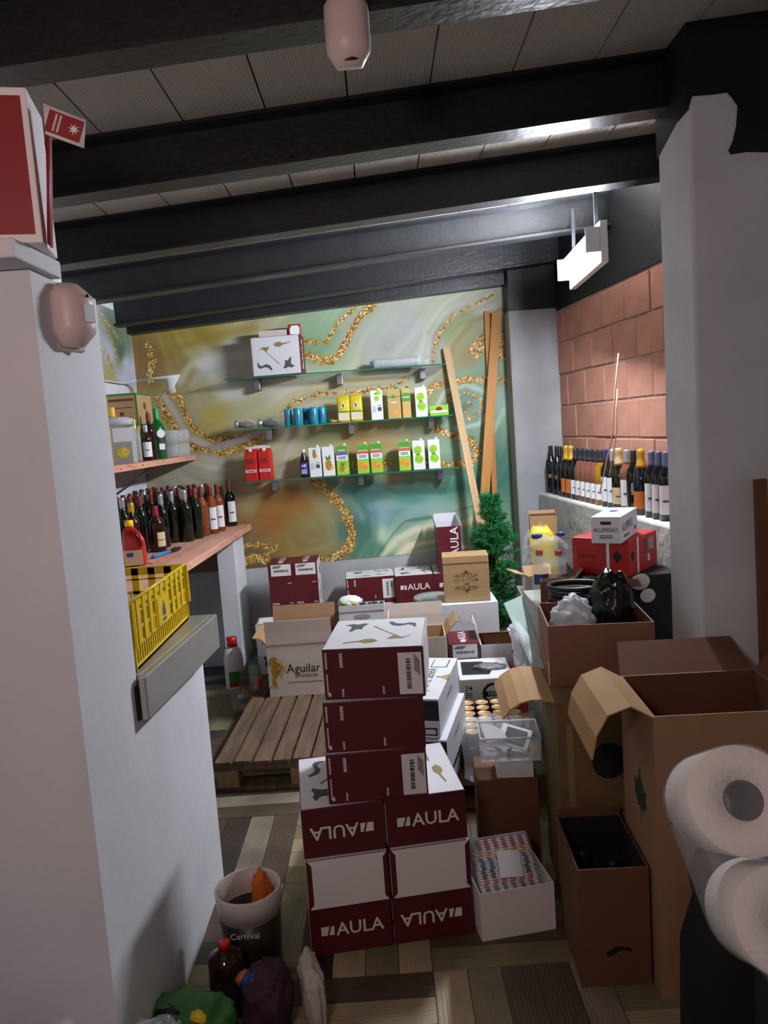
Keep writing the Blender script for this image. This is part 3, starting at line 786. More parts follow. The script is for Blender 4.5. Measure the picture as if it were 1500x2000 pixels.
# eagle box
ag_a = R(-1); ag_p = place_fl(528, 1362, PZ, ag_a, .37, .30)
ag = open_box('cardboard_box', 'open pale cardboard box printed with a golden eagle and dark lettering', 'box', ag_p, ag_a, .37, .30, .30, 'kraft_pale', 'kraft', .005,
              (('front', [2, 4], .135), ('back', [8, 12], .15, 'kraft'), ('left', [40, 75], .09, 'kraft_light')))
F_ = face((0, -.15, 0), (1, 0, 0), (0, 0, 1))
text(ag, 'Aguilar', .070, F_ @ Matrix.Translation((.015, .155, 0)), 'print_black', .004, .95)
text(ag, 'Destilerias', .030, F_ @ Matrix.Translation((.03, .115, 0)), 'print_black', .002)
lines(ag, .20, .003, F_ @ Matrix.Translation((.02, .078, 0)), 'print_brown')
text(ag, "SNAW", .032, face((.09, -.146, .375), (.6, 0, .8), (-.8, 0, .6)), 'print_grey', .0)
eb = B()
E1 = [(-.178, .19), (-.165, .215), (-.145, .222), (-.132, .208), (-.138, .196), (-.128, .182), (-.132, .16), (-.128, .14), (-.138, .118), (-.15, .105), (-.16, .09), (-.166, .10), (-.158, .12), (-.166, .15), (-.160, .175), (-.17, .18)]
F0_ = F_; F_ = F_ @ Matrix.Translation((-.15, .15, 0)) @ Matrix.Diagonal((1.25, 1.15, 1, 1)) @ Matrix.Translation((.152, -.15, 0))
eb.prism(E1, EPS, F_)
for k in range(9):
    a = R(70 - k * 20); cx, cy = -.138, .165
    l_ = .045 + .012 * (k % 2)
    eb.prism([(cx + .012 * math.cos(a + .35), cy + .012 * math.sin(a + .35)), (cx + l_ * math.cos(a), cy + l_ * 1.1 * math.sin(a)), (cx + .012 * math.cos(a - .35), cy + .012 * math.sin(a - .35))], EPS, F_)
for k in (-1, 0, 1): eb.prism([(-.155, .098), (-.163 + k * .018, .062), (-.158 + k * .018, .060), (-.146, .10)], EPS, F_)
eb.build('eagle_print', 'gold_print', ag)

# carton with carry handle and the plain carton beneath it
cb = carton_box('carton', 'plain carton under the white carry-handle carton, behind the eagle box', 'box', (-.16, 4.37, PZ), 0, .30, .24, .235, 'kraft_pale')
st = open_box('carry_carton', 'white carry-handle beer carton with cans and a snack bag on top', 'box', (-.165, 4.37, PZ + .237), 0, .26, .22, .20, 'box_white', 'box_grey', .004,
              (('front', [3], .035),))
patch(st, 'handle_hole', disc(0, 0, .05, 16, .016), face((0, -.11, .165), (1, 0, 0), (0, 0, 1)), 'box_grey')
text(st, 'STELLA ⋆ ARTOIS'.replace('⋆', '*'), .024, face((0, -.11, .105), (1, 0, 0), (0, 0, 1)), 'print_black', .01)
for k, (x, y) in enumerate(((.018, .066), (.088, .066), (.088, -.01))):
    c = thing('beer_can', 'dark topped beer can in the white carry carton', 'can', (-.165 + x, 4.37 + y, PZ + .243), 0, 'cans in the carry carton')
    B().lathe([(.026, 0), (.033, .01), (.033, .19), (.027, .20)], 14).build('body', 'can_black', c)
    B().lathe([(.026, .2), (.026, .203)], 14).build('lid', 'can_top', c)
sn = thing('snack_bag', 'crumpled white and green snack bag lying on the carry carton', 'bag', (-.235, 4.37, PZ + .237 + .20), 0)
blob('bag', 'paper_white', sn, (0, 0, .0), (.07, .06, .035), 4, .25)
blob('green_print', 'juice_lime', sn, (-.035, -.04, .02), (.018, .014, .014), 6, .2)
blob('yellow_print', 'foil_yellow', sn, (.02, -.045, .015), (.022, .014, .016), 8, .2)

# white open box behind the stack
wo = open_box('open_carton', 'white open carton with raised flaps behind the tall stack', 'box', (.12, 3.98, PZ), R(-2), .31, .24, .37, 'kraft_pale', 'kraft_light', .004,
              (('back', [6, 10], .13, 'kraft_pale'), ('right', [32, 44], .10, 'kraft_light'), ('left', [-12], .10, 'box_white')))
# small burgundy box standing with its name up
aula((.37, 4.005, PZ), R(-2), 'standS', 'short burgundy wine box standing with its name upward beside the white cartons', STAND)

# white carton under the kraft wine chest, and the chest
wc = carton_box('white_carton', 'white carton with a rounded monogram under the kraft wine chest', 'box', (.445, 4.40, 0), 0, .33, .26, .575, 'box_white')
text(wc, 'AQ', .11, face((-.02, -.13, .49), (1, 0, 0), (0, 0, 1)), 'print_white', .0)
pi_ = (.447, 4.39, .577)
idl = carton_box('wine_chest', 'kraft coloured wine chest with ornate dark print and lettering', 'box', pi_, R(-4), .262, .17, .265, 'idil')
B().box(-.1325, .1325, -.0865, .0865, .222, .226).build('lid_joint', 'kraft_dark', idl)
F_ = face((0, -.0865, 0), (1, 0, 0), (0, 0, 1))
text(idl, 'I D I L I C U M', .022, F_ @ Matrix.Translation((0, .125, 0)), 'print_brown', .004)
lines(idl, .03, .003, F_ @ Matrix.Translation((0, .105, 0)), 'print_brown')
ob = B()
for s in (1, -1):
    Z0 = .155 if s > 0 else .083
    for m_ in (-1, 1):
        for (cx, cz, r0, a0, a1) in ((.018, 0, .012, 40, 330), (.042, .002, .012, 150, 430), (.058, -.004, .007, 0, 250)):
            pts = []
            for k in range(12):
                a = R(a0 + (a1 - a0) * k / 11); rr_ = r0 * (1 - .45 * k / 11)
                pts.append((m_ * (cx + rr_ * math.cos(a)), -.0867, Z0 + s * (cz + rr_ * math.sin(a))))
            ob.tube(pts, .0011, 4)
    ob.prism([(0, Z0 + s * .034), (.006, Z0 + s * .016), (0, Z0 + s * .004), (-.006, Z0 + s * .016)], EPS, F_)
    ob.prism([(-.014, Z0 + s * .018), (0, Z0 + s * .010), (.014, Z0 + s * .018), (0, Z0 + s * .022)], EPS, F_)
ob.build('ornament', 'print_brown', idl)
# grey tub behind
gt = thing('plastic_tub', 'grey lidded plastic tub beside the kraft wine chest', 'tub', (.27, 4.685, 0), 0)
B().lathe([(.105, 0), (.118, .50), (.118, .52)], 24).build('body', 'grey_plastic', gt)
B().lathe([(.125, .50), (.127, .53), (.12, .54), (.06, .542)], 24).build('lid', 'grey_plastic', gt)
B().tube([(.118 * math.cos(a), .118 * math.sin(a) - .01, .44 - .05 * math.sin((a + math.pi)) ) for a in [R(180 + 18 * k) for k in range(11)]], .004, 6).build('handle', 'bracket_white', gt)
# white flap box
wf = open_box('flap_carton', 'white carton with one large flap standing open beside the burgundy box', 'box', (.575, 4.02, PZ), R(-4), .22, .2, .29, 'box_white', 'kraft_light', .004,
              (('left', [10, 16], .12, 'box_white', .15), ('back', [-70], .10, 'kraft_light'), ('right', [-65], .07, 'box_white')))
text(wf, 'AQ', .09, face((.02, -.1, .17), (1, 0, 0), (0, 0, 1)), 'print_white', 0)

# white wine cases lying in a stack
JA = R(-14)
jp = P(855, 1366, Z=.595)
for k in range(3):
    zz = PZ + k * .1515
    c0 = Vector((jp.x, jp.y, zz)) + rz_off(JA, -.14 + (.0, .024, 0)[2 - k], .255 + (.0, -.012, 0)[2 - k])
    lab = ('white wine case, lowest of the leaning white stack behind the burgundy boxes', 'white wine case pushed out sideways in the middle of the white stack', 'white wine case with gold emblem, black front band, topmost of the white stack')[k]
    j = thing('wine_case', lab, 'box', c0, JA, 'white wine cases')
    B().box(-.14, .14, -.25, .25, 0, .15).build('body', 'box_white', j, .003)
    F_ = face((0, -.25, 0), (1, 0, 0), (0, 0, 1))
    patch(j, 'front_band', rect(.02, .105, .24, .075), F_, 'print_black')
    patch(j, 'front_mark', rect(.105, .025, .05, .03), F_, 'print_black')
    patch(j, 'front_mark_inner', rect(.105, .025, .038, .018), F_ @ Matrix.Translation((0, 0, EPS)), 'box_white')
    S_ = face((.14, 0, 0), (0, 1, 0), (0, 0, 1))
    text(j, 'JAUME SERRA', .024, S_ @ Matrix.Translation((0, .09, 0)), 'print_grey', .002)
    if k == 2:
        T_ = face((0, 0, .15), (0, 1, 0), (-1, 0, 0))
        text(j, 'JAUME SERRA', .056, T_ @ Matrix.Translation((-.03, -.062, 0)), 'print_black', .0, .8)
        lines(j, .10, .006, T_ @ Matrix.Translation((.03, -.022, 0)), 'print_black')
        e = B(); 
        for u, v in ((0, 0), (.012, -.012), (-.012, -.012), (.024, -.024), (0, -.024), (-.024, -.024), (0, .014)): e.prism([(u - .01, v), (u, v - .009), (u + .01, v), (u, v + .009)], EPS, face((.112, .0, .15), (0, 1, 0), (-1, 0, 0)))
        e.build('emblem', 'gold_print', j)
        patch(j, 'stamp', rect(.17, -.08, .10, .07), T_, 'print_grey')
        patch(j, 'stamp_inner', rect(.17, -.08, .09, .06), T_ @ Matrix.Translation((0, 0, EPS)), 'box_white')

# carton marked 24
tf = thing('beer_carton', 'white carton marked 24 with torn top showing dark plastic', 'box', (.437, 3.70, PZ), R(-2))
B().box(-.128, .128, -.16, .16, 0, .24).build('body', 'box_white', tf, .003)
B().prism([(-.11, -.09), (.02, -.10), (.05, .0), (.0, .10), (-.105, .11)], .002, face((0, 0, .24), (1, 0, 0), (0, 1, 0))).build('torn_hole', 'print_black', tf)
blob('torn_film', 'foil_pack', tf, (.03, .0, .235), (.075, .05, .012), 9, .5)
F_ = face((0, -.16, 0), (1, 0, 0), (0, 0, 1))
text(tf, '24', .036, F_ @ Matrix.Translation((-.088, .195, 0)), 'print_black', .01)
for k in range(3): patch(tf, 'print_line', rect(-.088, .172 - k * .010, .034, .005), F_, 'print_grey')
seal = B(); seal.prism(disc(0, 0, .052, 24), EPS, F_ @ Matrix.Translation((.03, .165, 0)))
for k in range(24):
    a = 2 * math.pi * k / 24; seal.prism([(.03 + .05 * math.cos(a - .1), .165 + .05 * math.sin(a - .1)), (.03 + .058 * math.cos(a), .165 + .058 * math.sin(a)), (.03 + .05 * math.cos(a + .1), .165 + .05 * math.sin(a + .1))], EPS, F_)
so = seal.build('seal', 'print_black', tf)
patch(so, 'seal_ring', disc(.03, .165, .040, 20), F_ @ Matrix.Translation((0, 0, EPS)), 'box_white')
patch(so, 'seal_band', rect(.03, .165, .092, .026), F_ @ Matrix.Translation((0, 0, 2 * EPS)), 'print_black')
text(so, '100%', .028, F_ @ Matrix.Translation((.03, .165, 3 * EPS)), 'print_white', .01)

# tray of stout cans with gold lids
gx, gy = .413, 3.26; ga = R(-3)
tr = open_box('can_tray', 'cardboard tray holding black cans with golden tops', 'tray', (gx, gy, PZ), ga, .275, .41, .03, 'kraft_light', None, .003)
cm1 = B().lathe([(.028, 0), (.033, .008), (.033, .150), (.028, .162)], 16).mesh('body', 'can_black')
cm2 = B().lathe([(.0285, .162), (.030, .165), (.027, .166), (.025, .163), (0.0, .163)], 16).mesh('lid', 'can_gold')
cm3 = B().lathe([(.0334, .10), (.0334, .112)], 6, 0, None, R(245), R(295)).mesh('emblem', 'can_gold')
for i in range(4):
    for j in range(6):
        c = thing('stout_can', 'black stout can with golden lid in the shrink-wrapped tray', 'can',
                  Vector((gx, gy, PZ + .0035)) + rz_off(ga, -.1005 + .067 * i, -.168 + .067 * j), ga, 'stout cans in the tray')
        link('body', cm1, c); link('lid', cm2, c); link('emblem', cm3, c)
        if j == 0: text(c, 'GUINNESS', .011, face((0, -.0335, .085), (1, 0, 0), (0, 0, 1)), 'gold_print', .004)
sw = thing('shrink_wrap', 'torn clear shrink wrap hanging over the stout cans', 'plastic film', (gx, gy - .2, PZ + .17), 0)
rows = []
rg = random.Random(2)
for i in range(9):
    row = []
    for j in range(13):
        u, v = j / 12, i / 8
        row.append((-.16 + .33 * u + rg.uniform(-.008, .008), .14 - .20 * v + rg.uniform(-.006, .006) - .02 * (v > .6), .012 + .03 * rg.random() - (max(0, v - .55) * .42)))
    rows.append(row)
B().sheet(rows, .0006).build('film', 'plastic_wrap', sw)

# tub of odds and ends on a carton
tb = carton_box('carton', 'dark brown carton under the clear tub of odds and ends', 'box', (.375, 2.70, 0), R(-4), .22, .20, .33, 'kraft_dark')
tw = carton_box('small_white_box', 'small white box beneath the clear tub', 'box', (.405, 2.665, .331), R(-4), .13, .12, .07, 'paper_white')
tub = thing('clear_tub', 'clear plastic tub filled with white and black parts', 'tub', (.392, 2.665, .402), R(-4))
b_ = B()
for (x0, x1, y0, y1) in ((-.105, .105, -.08, -.077), (-.105, .105, .077, .08), (-.105, -.102, -.077, .077), (.102, .105, -.077, .077)): b_.box(x0, x1, y0, y1, 0, .085)
b_.box(-.105, .105, -.08, .08, 0, .003); b_.build('body', 'tub_clear', tub)
B().tube([(-.106, -.081, .085), (.106, -.081, .085), (.106, .081, .085), (-.106, .081, .085)], .004, 6, 0, True).build('rim', 'plastic_milky', tub)
it = thing('plastic_cover', 'white quarter-round plastic cover lying in the clear tub', 'cover', (.345, 2.665, .43), 0)
B().prism([(0, 0)] + [(.075 * math.cos(R(a)), .075 * math.sin(R(a))) for a in range(0, 91, 10)], .006, RX(38) @ RZ(12) @ Matrix.Translation((-.035, 0, .03))).build('plate', 'paper_white', it)
it = thing('switch_frame', 'white frame around a black switch plate in the clear tub', 'switch', (.415, 2.67, .452), 0)
B().box(-.055, .055, -.045, .045, 0, .008, 0, RX(30) @ RZ(-25)).build('frame', 'paper_white', it)
B().box(-.035, .04, -.03, .03, .008, .014, 0, RX(30) @ RZ(-25)).build('plate', 'black_plastic', it)
rg = random.Random(11)
for k in range(9):
    o = B().box(-.014, .014, -.009, .009, 0, .012).build('wall_plug', rg.choice(['black_plastic', 'paper_white', 'steel_bracket', 'tag_yellow']), None, .002)
    o.location = (.30 + .022 * k, 2.615 + rg.uniform(0, .09), .41 + rg.uniform(0, .03)); o.rotation_euler = (rg.uniform(-.5, .5), rg.uniform(-.5, .5), rg.uniform(0, 3))
    tag(o, 'small loose fitting lying among the parts in the clear tub', 'fitting', 'loose fittings in the tub')

# ================================================================== BOTTLES
PROF = {
    'bordeaux': [(.030, 0), (.0365, .004), (.0365, .19), (.034, .208), (.019, .232), (.0145, .245), (.0140, .305)],
    'burgundy': [(.034, 0), (.0385, .004), (.0385, .15), (.036, .185), (.022, .23), (.0150, .255), (.0140, .298)],
    'champagne': [(.036, 0), (.041, .005), (.041, .16), (.036, .205), (.022, .245), (.0165, .265), (.0155, .312)],
    'liquor': [(.036, 0), (.041, .004), (.041, .17), (.038, .19), (.020, .212), (.0155, .222), (.0150, .285)],
    'square': [(.038, 0), (.045, .004), (.045, .15), (.042, .17), (.018, .20), (.0150, .21), (.0150, .25)],
}
BC = {}
def bottle(label, loc, kind='bordeaux', glass='bottle_dark', foil='foil_black', lab='label_white', lz=(.05, .14), la=0.0, lw=100, foil_h=.06, group=None, s=1.0, neck=None, lean=0.0):
    """lathe bottle with foil and a wrapped label; la turns the label from facing the camera"""
    t = thing('wine_bottle' if kind in ('bordeaux', 'burgundy') else ('champagne_bottle' if kind == 'champagne' else 'liquor_bottle'), label, 'bottle', loc, 0, group)
    prof = [(r_ * s, z * s) for r_, z in PROF[kind]]; top = prof[-1][1]
    key = (kind, glass, s)
    if key not in BC: BC[key] = B().lathe([(0, 0)] + prof + [(0, top)], 18).mesh('glass', glass)
    link('glass', BC[key], t)
    key = (kind, foil, foil_h, s)
    if key not in BC:
        zs_ = top - foil_h
        def rad(z):
            for (r1, z1), (r2, z2) in zip(prof, prof[1:]):
                if z1 <= z <= z2: return r1 + (r2 - r1) * (z - z1) / max(1e-6, z2 - z1)
            return prof[-1][0]
        n = 6
        fp = [(rad(zs_ + foil_h * k / n) + .0012, zs_ + foil_h * k / n) for k in range(n + 1)]
        if kind == 'champagne': fp[-2] = (fp[-2][0] + .003, fp[-2][1]); fp[-1] = (fp[-1][0] + .001, fp[-1][1])
        BC[key] = B().lathe(fp + [(fp[-1][0] * .8, top + .003), (0, top + .003)], 14).mesh('foil', foil)
    link('foil', BC[key], t)
    if lab:
        key = (kind, lab, lz, lw, s)
        if key not in BC:
            r_ = prof[2][0] + .0008
            BC[key] = B().lathe([(r_, lz[0] * s), (r_, lz[1] * s)], 10, 0, None, R(-90 - lw / 2), R(-90 + lw / 2)).mesh('label', lab)
        o = link('label', BC[key], t); o.rotation_euler = (0, 0, R(la))
        key = (kind, 'mark', lz, s)
        if key not in BC and lab in ('label_white', 'label_cream'):
            r_ = prof[2][0] + .0014; h_ = (lz[1] - lz[0]) * s; b_ = B()
            b_.lathe([(r_, lz[0] * s + h_ * .42), (r_, lz[0] * s + h_ * .50)], 6, 0, None, R(-118), R(-72))
            BC[key] = b_.mesh('label_mark', 'print_grey')
        if key in BC and lab in ('label_white', 'label_cream'):
            link('label_mark', BC[key], o)
    return t

# ---- row on the plaster ledge, along the brick wall
def ledge_pt(px, py=960, inset=-.10):
    d = FPX * _F + (px - 750) * _R + (1000 - py) * _U
    # plane parallel to the wall, "inset" in front of it
    q = w0 + wn * (-inset); nn = wn
    t_ = (q - _C).dot(nn) / d.dot(nn); p = _C + d * t_
    return Vector((p.x, p.y, 1.0955))
ROW = [(1079, 'bordeaux', 'bottle_blue', 'foil_black', None, 'tall black wine bottle with faint gold mark at the pillar end of the ledge'),
       (1091, 'bordeaux', 'bottle_blue', 'foil_black', None, 'tall black wine bottle with faint gold mark at the pillar end of the ledge'),
       (1101, 'bordeaux', 'bottle_blue', 'foil_black', None, 'tall black wine bottle with faint gold mark at the pillar end of the ledge'),
       (1108, 'champagne', 'bottle_dark', 'foil_gold', 'label_orange', 'sparkling wine bottle with gold foil and orange label, one of a pair'),
       (1117, 'champagne', 'bottle_dark', 'foil_gold', 'label_orange', 'sparkling wine bottle with gold foil and orange label, one of a pair')]
ROW += [(x, 'burgundy', g, 'foil_black', 'label_white', 'rose wine bottle with dark capsule and white label in the ledge row') for x, g in
        ((1125, 'bottle_dark'), (1134, 'bottle_rose_pale'), (1143, 'bottle_rose_pale'), (1151, 'bottle_rose_pale'), (1159, 'bottle_rose_pale'))]
ROW += [(1171, 'burgundy', 'bottle_amber', 'foil_black', 'label_white', 'amber white-wine bottle with dark capsule and white label'),
        (1188, 'bordeaux', 'bottle_dark', 'foil_purple', 'label_white', 'dark wine bottle with purple capsule beside the amber bottle'),
        (1199, 'bordeaux', 'bottle_green_dark', 'foil_silver', 'label_white', 'dark green wine bottle with pale banded capsule on the ledge'),
        (1211, 'champagne', 'bottle_green_dark', 'foil_palegold', 'label_cream', 'dark sparkling wine bottle with pale gold foil on the ledge'),
        (1226, 'bordeaux', 'bottle_rose_pale', 'foil_silver', 'label_white', 'reddish wine bottle with white capsule and white label on the ledge'),
        (1239, 'bordeaux', 'bottle_dark', 'foil_black', None, 'black bottle with printed lettering and no paper label on the ledge'),
        (1254, 'champagne', 'bottle_blue', 'foil_gold', 'label_orange', 'large sparkling wine bottle with yellow gold foil behind the foil carton'),
        (1274, 'bordeaux', 'bottle_dark', 'foil_blue', 'label_white', 'dark wine bottle with grey blue capsule and tall white label by the near pillar'),
        (1284, 'bordeaux', 'bottle_dark', 'foil_blue', 'label_white', 'dark wine bottle with grey blue capsule and tall white label by the near pillar'),
        (1293, 'bordeaux', 'bottle_dark', 'foil_blue', 'label_white', 'dark wine bottle with grey blue capsule and tall white label by the near pillar')]
prev = None
for k, (x, kd, g, fo, lb, lab) in enumerate(ROW):
    p = ledge_pt(x)
    s_ = (p - w0).dot(wd); r_ = PROF[kd][2][0]
    if prev is not None and s_ < prev + r_: p += wd * (prev + r_ - s_); s_ = prev + r_
    prev = s_ + r_ + .001
    bt = bottle(lab, p, kd, g, fo, lb, (.03, .115) if kd != 'bordeaux' else (.03, .16), -8 - 14, 120, .085 if kd == 'champagne' else .065, 'bottles on the ledge')
    if x == 1239:
        lines(bt, .03, .006, face((-.012, -.0375, .12), (1, -.3, 0), (0, 0, 1)), 'print_white', 5)
    if lb is None and x < 1110:
        B().lathe([(.0382, .10), (.0384, .125)], 6, 0, None, R(-130), R(-90)).build('gold_mark', 'gold_print', bt)

# ================================================================== LEFT: shelves
def board(name, label, y0, y1, xb, xf0, xf1, ztop, t_):
    th = thing(name, label, 'shelf', ((xb + xf0) / 2, (y0 + y1) / 2, ztop - t_), 0)
    ox, oy = (xb + xf0) / 2, (y0 + y1) / 2
    B().prism([(xb - ox, y0 - oy), (xf0 - ox, y0 - oy), (xf1 - ox, y1 - oy), (xb - ox, y1 - oy)], t_).build('board', 'wood_shelf', th, .002)
    rg = random.Random(int(ztop * 10)); 
    for k in range(26):
        u = rg.random(); y = y0 + (y1 - y0) * u; xf = xf0 + (xf1 - xf0) * u
        M = face((xf - ox + .0003, y - oy, 0), (0, 1, 0), (0, 0, 1))
        rr_ = rg.uniform(.003, .008)
        patch(th, 'knot', disc(0, rg.uniform(.01, t_ - .008), rr_, 8, rr_ * .8), M, 'wood_knot')
    for k in range(14):
        y = rg.uniform(y0, y1); x = xf0 - rg.uniform(.02, .25)
        rr_ = rg.uniform(.004, .012)
        patch(th, 'knot', disc(0, 0, rr_, 9, rr_ * 1.6), face((x - ox, y - oy, t_), (1, 0, 0), (0, 1, 0)), 'wood_knot')
    return th
low = board('wall_shelf', 'thick knotty pinkish wood shelf crowded with wine bottles', 2.75, 5.285, XL, -1.03, -.925, 1.0, .042)
upp = board('wall_shelf', 'upper knotty wood shelf with glasses and a green bottle', 3.2, 5.285, XL, -1.315, -1.257, 1.5, .032)
for y in (4.55, 3.6):
    B().box(-.14, -.12, y - 4.2425, y - 4.2425 + .02, -.30, 0).build('bracket_post', 'steel_bracket', upp)
    B().tube([(-.12, y - 4.2325, -.16), (.12, y - 4.2325, -.008)], .008, 6).build('bracket_arm', 'steel_bracket', upp)
# white shelf bracket and rail left on the wall above
br = thing('shelf_rail', 'white metal rail with a bracket sticking out above the small kraft boxes', 'rail', (XL, 4.9, 1.985), 0)
B().tube([(.004, -1.2, .0), (.02, .05, .005), (.10, .08, .02)], .006, 6).build('rail', 'bracket_white', br)
B().tube([(.09, .10, .02), (.37, .12, .035)], .008, 8).build('arm', 'bracket_white', br)
B().sheet([[(.25, .11, .03), (.30, .11, .03), (.37, .12, .035)], [(.285, .115, -.03), (.30, .115, -.03), (.33, .115, -.03)], [(.27, .12, -.075), (.31, .12, -.08), (.335, .12, -.07)]], .006).build('bracket', 'bracket_white', br)

# ---- bottles on the lower shelf
SZ = 1.0005
def shelf_bottle(px, py, **k):
    p = P(px, py, Z=1.0); lab = k.pop('label'); return bottle(lab, (p.x, p.y - .0, SZ), **k)
G1 = 'bottles on the lower wood shelf'
bottle('dark red wine bottle with white label standing alone at the shelf end', (-1.045, 5.235, SZ), 'bordeaux', 'bottle_dark', 'foil_brown', 'label_white', (.03, .17), 28, 90, .06, None)
pts_used = [(-1.045, 5.235)]
def free(x, y): return all((x - a) ** 2 + (y - b_) ** 2 > .083 ** 2 for a, b_ in pts_used)
front = [(-1.075, 4.985, 'R'), (-1.098, 4.88, 'R'), (-1.135, 4.79, 'O'), (-1.15, 4.69, 'D'), (-1.225, 4.665, 'D'), (-1.185, 4.58, 'S'), (-1.262, 4.575, 'D'), (-1.31, 4.50, 'L')]
for x, y, kd in front:
    pts_used.append((x, y))
    if kd == 'R': bottle('rose wine bottle with plain white label in front of the dark bottles', (x, y, SZ), 'bordeaux', 'bottle_rose', 'foil_brown', 'label_white', (.03, .17), 30, 80, .06, G1)
    elif kd == 'O': bottle('orange tinted wine bottle between rose and dark bottles on the shelf', (x, y, SZ), 'bordeaux', 'bottle_rose', 'foil_brown', None, (.03, .17), 0, 80, .06)
    elif kd == 'S': bottle('dark wine bottle with silver capsule at the front of the shelf', (x, y, SZ), 'bordeaux', 'bottle_green_dark', 'foil_silver', None, (.03, .17), 0, 80, .06)
    elif kd == 'L': bottle('dark wine bottle with a narrow white side label on the shelf', (x, y, SZ), 'bordeaux', 'bottle_dark', 'foil_black', 'label_white', (.10, .19), 45, 45, .06)
    else: bottle('very dark unlabelled wine bottle in the front row on the wood shelf', (x, y, SZ), 'bordeaux', 'bottle_green_dark', 'foil_silver' if y < 4.68 else 'foil_brown', None, (.03, .17), 0, 80, .06, G1)
rg = random.Random(21)
pts_used += [(-1.265, 4.24), (-1.37, 4.16), (-1.455, 4.08)]
for y in np.arange(4.30, 5.22, .094):
    for k in range(5):
        x = -1.17 - .088 * k - (5.2 - y) * .13; yy = y + .03 * (k % 2)
        if x < -1.57 or not free(x, yy): continue
        pts_used.append((x, yy))
        fo = rg.choice(['foil_brown', 'foil_brown', 'foil_black', 'foil_silver', 'foil_black'])
        bottle('dark wine bottle with %s capsule standing in the rear rows of the shelf' % fo.split('_')[1], (x, yy, SZ), 'bordeaux', rg.choice(['bottle_dark', 'bottle_green_dark']), fo, None, (.03, .17), 0, 80, .06, 'rear bottles, %s capsules' % fo.split('_')[1])
bottle('brown liqueur bottle with gold cap and round coloured label', (-1.37, 4.16, SZ), 'liquor', 'bottle_brown', 'foil_gold', 'label_cream', (.06, .12), 10, 90, .05)
bottle('squat clear bottle with red cap beside the pillar edge', (-1.52, 4.02, SZ), 'liquor', 'bottle_clear', 'crimson_cap', 'label_white', (.04, .11), 15, 80, .05)
bottle('green glass bottle with red cap behind the red detergent jug', (-1.455, 4.08, SZ), 'liquor', 'bottle_green', 'crimson_cap', None, (.04, .11), 15, 80, .06)
# syrup bottle
sy = bottle('short dark syrup bottle with dark red cap in front of the wine', (-1.265, 4.24, SZ), 'square', 'bottle_brown', 'crimson_cap', 'label_cream', (.03, .11), 45, 60, .05)
# red jug
jg = thing('detergent_jug', 'red plastic jug with yellow cap and moulded handle on the shelf', 'jug', (-1.255, 3.80, SZ), R(8))
b_ = B()
rows = [(0, .05, .045), (.01, .054, .05), (.09, .054, .05), (.13, .05, .045), (.17, .036, .034), (.19, .022, .022), (.20, .018, .018)]
vs_, fs = [], []
for z, rx, ry in rows:
    for k in range(18):
        a = 2 * math.pi * k / 18; c_, s_ = math.cos(a), math.sin(a)
        vs_.append((rx * math.copysign(abs(c_) ** .6, c_) - (.014 if z > .15 else 0), ry * math.copysign(abs(s_) ** .6, s_), z))
for i in range(len(rows) - 1):
    for k in range(18): fs.append((i * 18 + k, i * 18 + (k + 1) % 18, (i + 1) * 18 + (k + 1) % 18, (i + 1) * 18 + k))
fs += [tuple(range(17, -1, -1)), tuple((len(rows) - 1) * 18 + k for k in range(18))]
b_.add(vs_, fs, 0, None, True).build('body', 'red_plastic', jg)
B().lathe([(.020, .198), (.022, .20), (.021, .225), (.017, .228), (0, .228)], 14, 0, Matrix.Translation((-.014, 0, 0))).build('cap', 'yellow_plastic', jg)
B().tube([(.0, -.036, .185), (.035, -.042, .165), (.048, -.047, .125), (.05, -.052, .10)], .009, 8).build('handle', 'red_plastic', jg)
patch(jg, 'label', rect(0, .045, .09, .075), face((0, -.0508, 0), (1, 0, 0), (0, 0, 1)), 'label_cream')
patch(jg, 'label_mark', rect(-.015, .06, .03, .02), face((0, -.0518, 0), (1, 0, 0), (0, 0, 1)), 'blue_label')
# blue brush
bb = thing('blue_peeler', 'blue plastic handled tool with dark head lying on the shelf', 'tool', (-1.20, 4.22, SZ), 0)
h0 = P(298, 1088, Z=1.01); h1 = P(352, 1070, Z=1.01); off = Vector(bb.location)
B().tube([h0 - off, h0.lerp(h1, .3) - off, h0.lerp(h1, .62) - off], [.009, .012, .009], 8).build('handle', 'blue_plastic', bb)
B().tube([h0.lerp(h1, .62) - off, h0.lerp(h1, .8) - off, h1 - off], [.010, .016, .008], 8).build('head', 'dark_stuff', bb)
# ---- upper shelf
UZ = 1.5005
def kraft_small(loc, w, d, h, label):
    t = carton_box('bottle_carton', label, 'box', loc, R(-3), w, d, h, 'kraft_light', 'small kraft boxes with green edges')
    F_ = face((0, -d / 2, 0), (1, 0, 0), (0, 0, 1)); S_ = face((w / 2, 0, 0), (0, 1, 0), (0, 0, 1))
    patch(t, 'printed_frame', rect(0, h * .8, w * .8, h * .08), F_, 'print_brown'); patch(t, 'printed_line', rect(0, h * .55, w * .7, h * .03), F_, 'print_brown')
    patch(t, 'printed_mark', disc(0, h * .35, h * .07), F_, 'print_brown'); patch(t, 'side_mark', disc(0, h * .6, h * .12), S_, 'print_brown')
    B().box(-w / 2 - .001, w / 2 + .001, -d / 2 - .001, d / 2 + .001, h - .010, h + .002).build('green_edge', 'leaf_green', t)
    B().box(w / 2 - .006, w / 2 + .0015, -d / 2 - .0015, -d / 2 + .006, 0, h).build('green_edge', 'leaf_green', t)
    return t
kraft_small((-1.518, 4.72, UZ), .19, .23, .215, 'lower small kraft box with green edges behind the green bottle')
kraft_small((-1.518, 5.03, UZ), .19, .23, .215, 'small kraft box with green edges behind the stacked glasses')
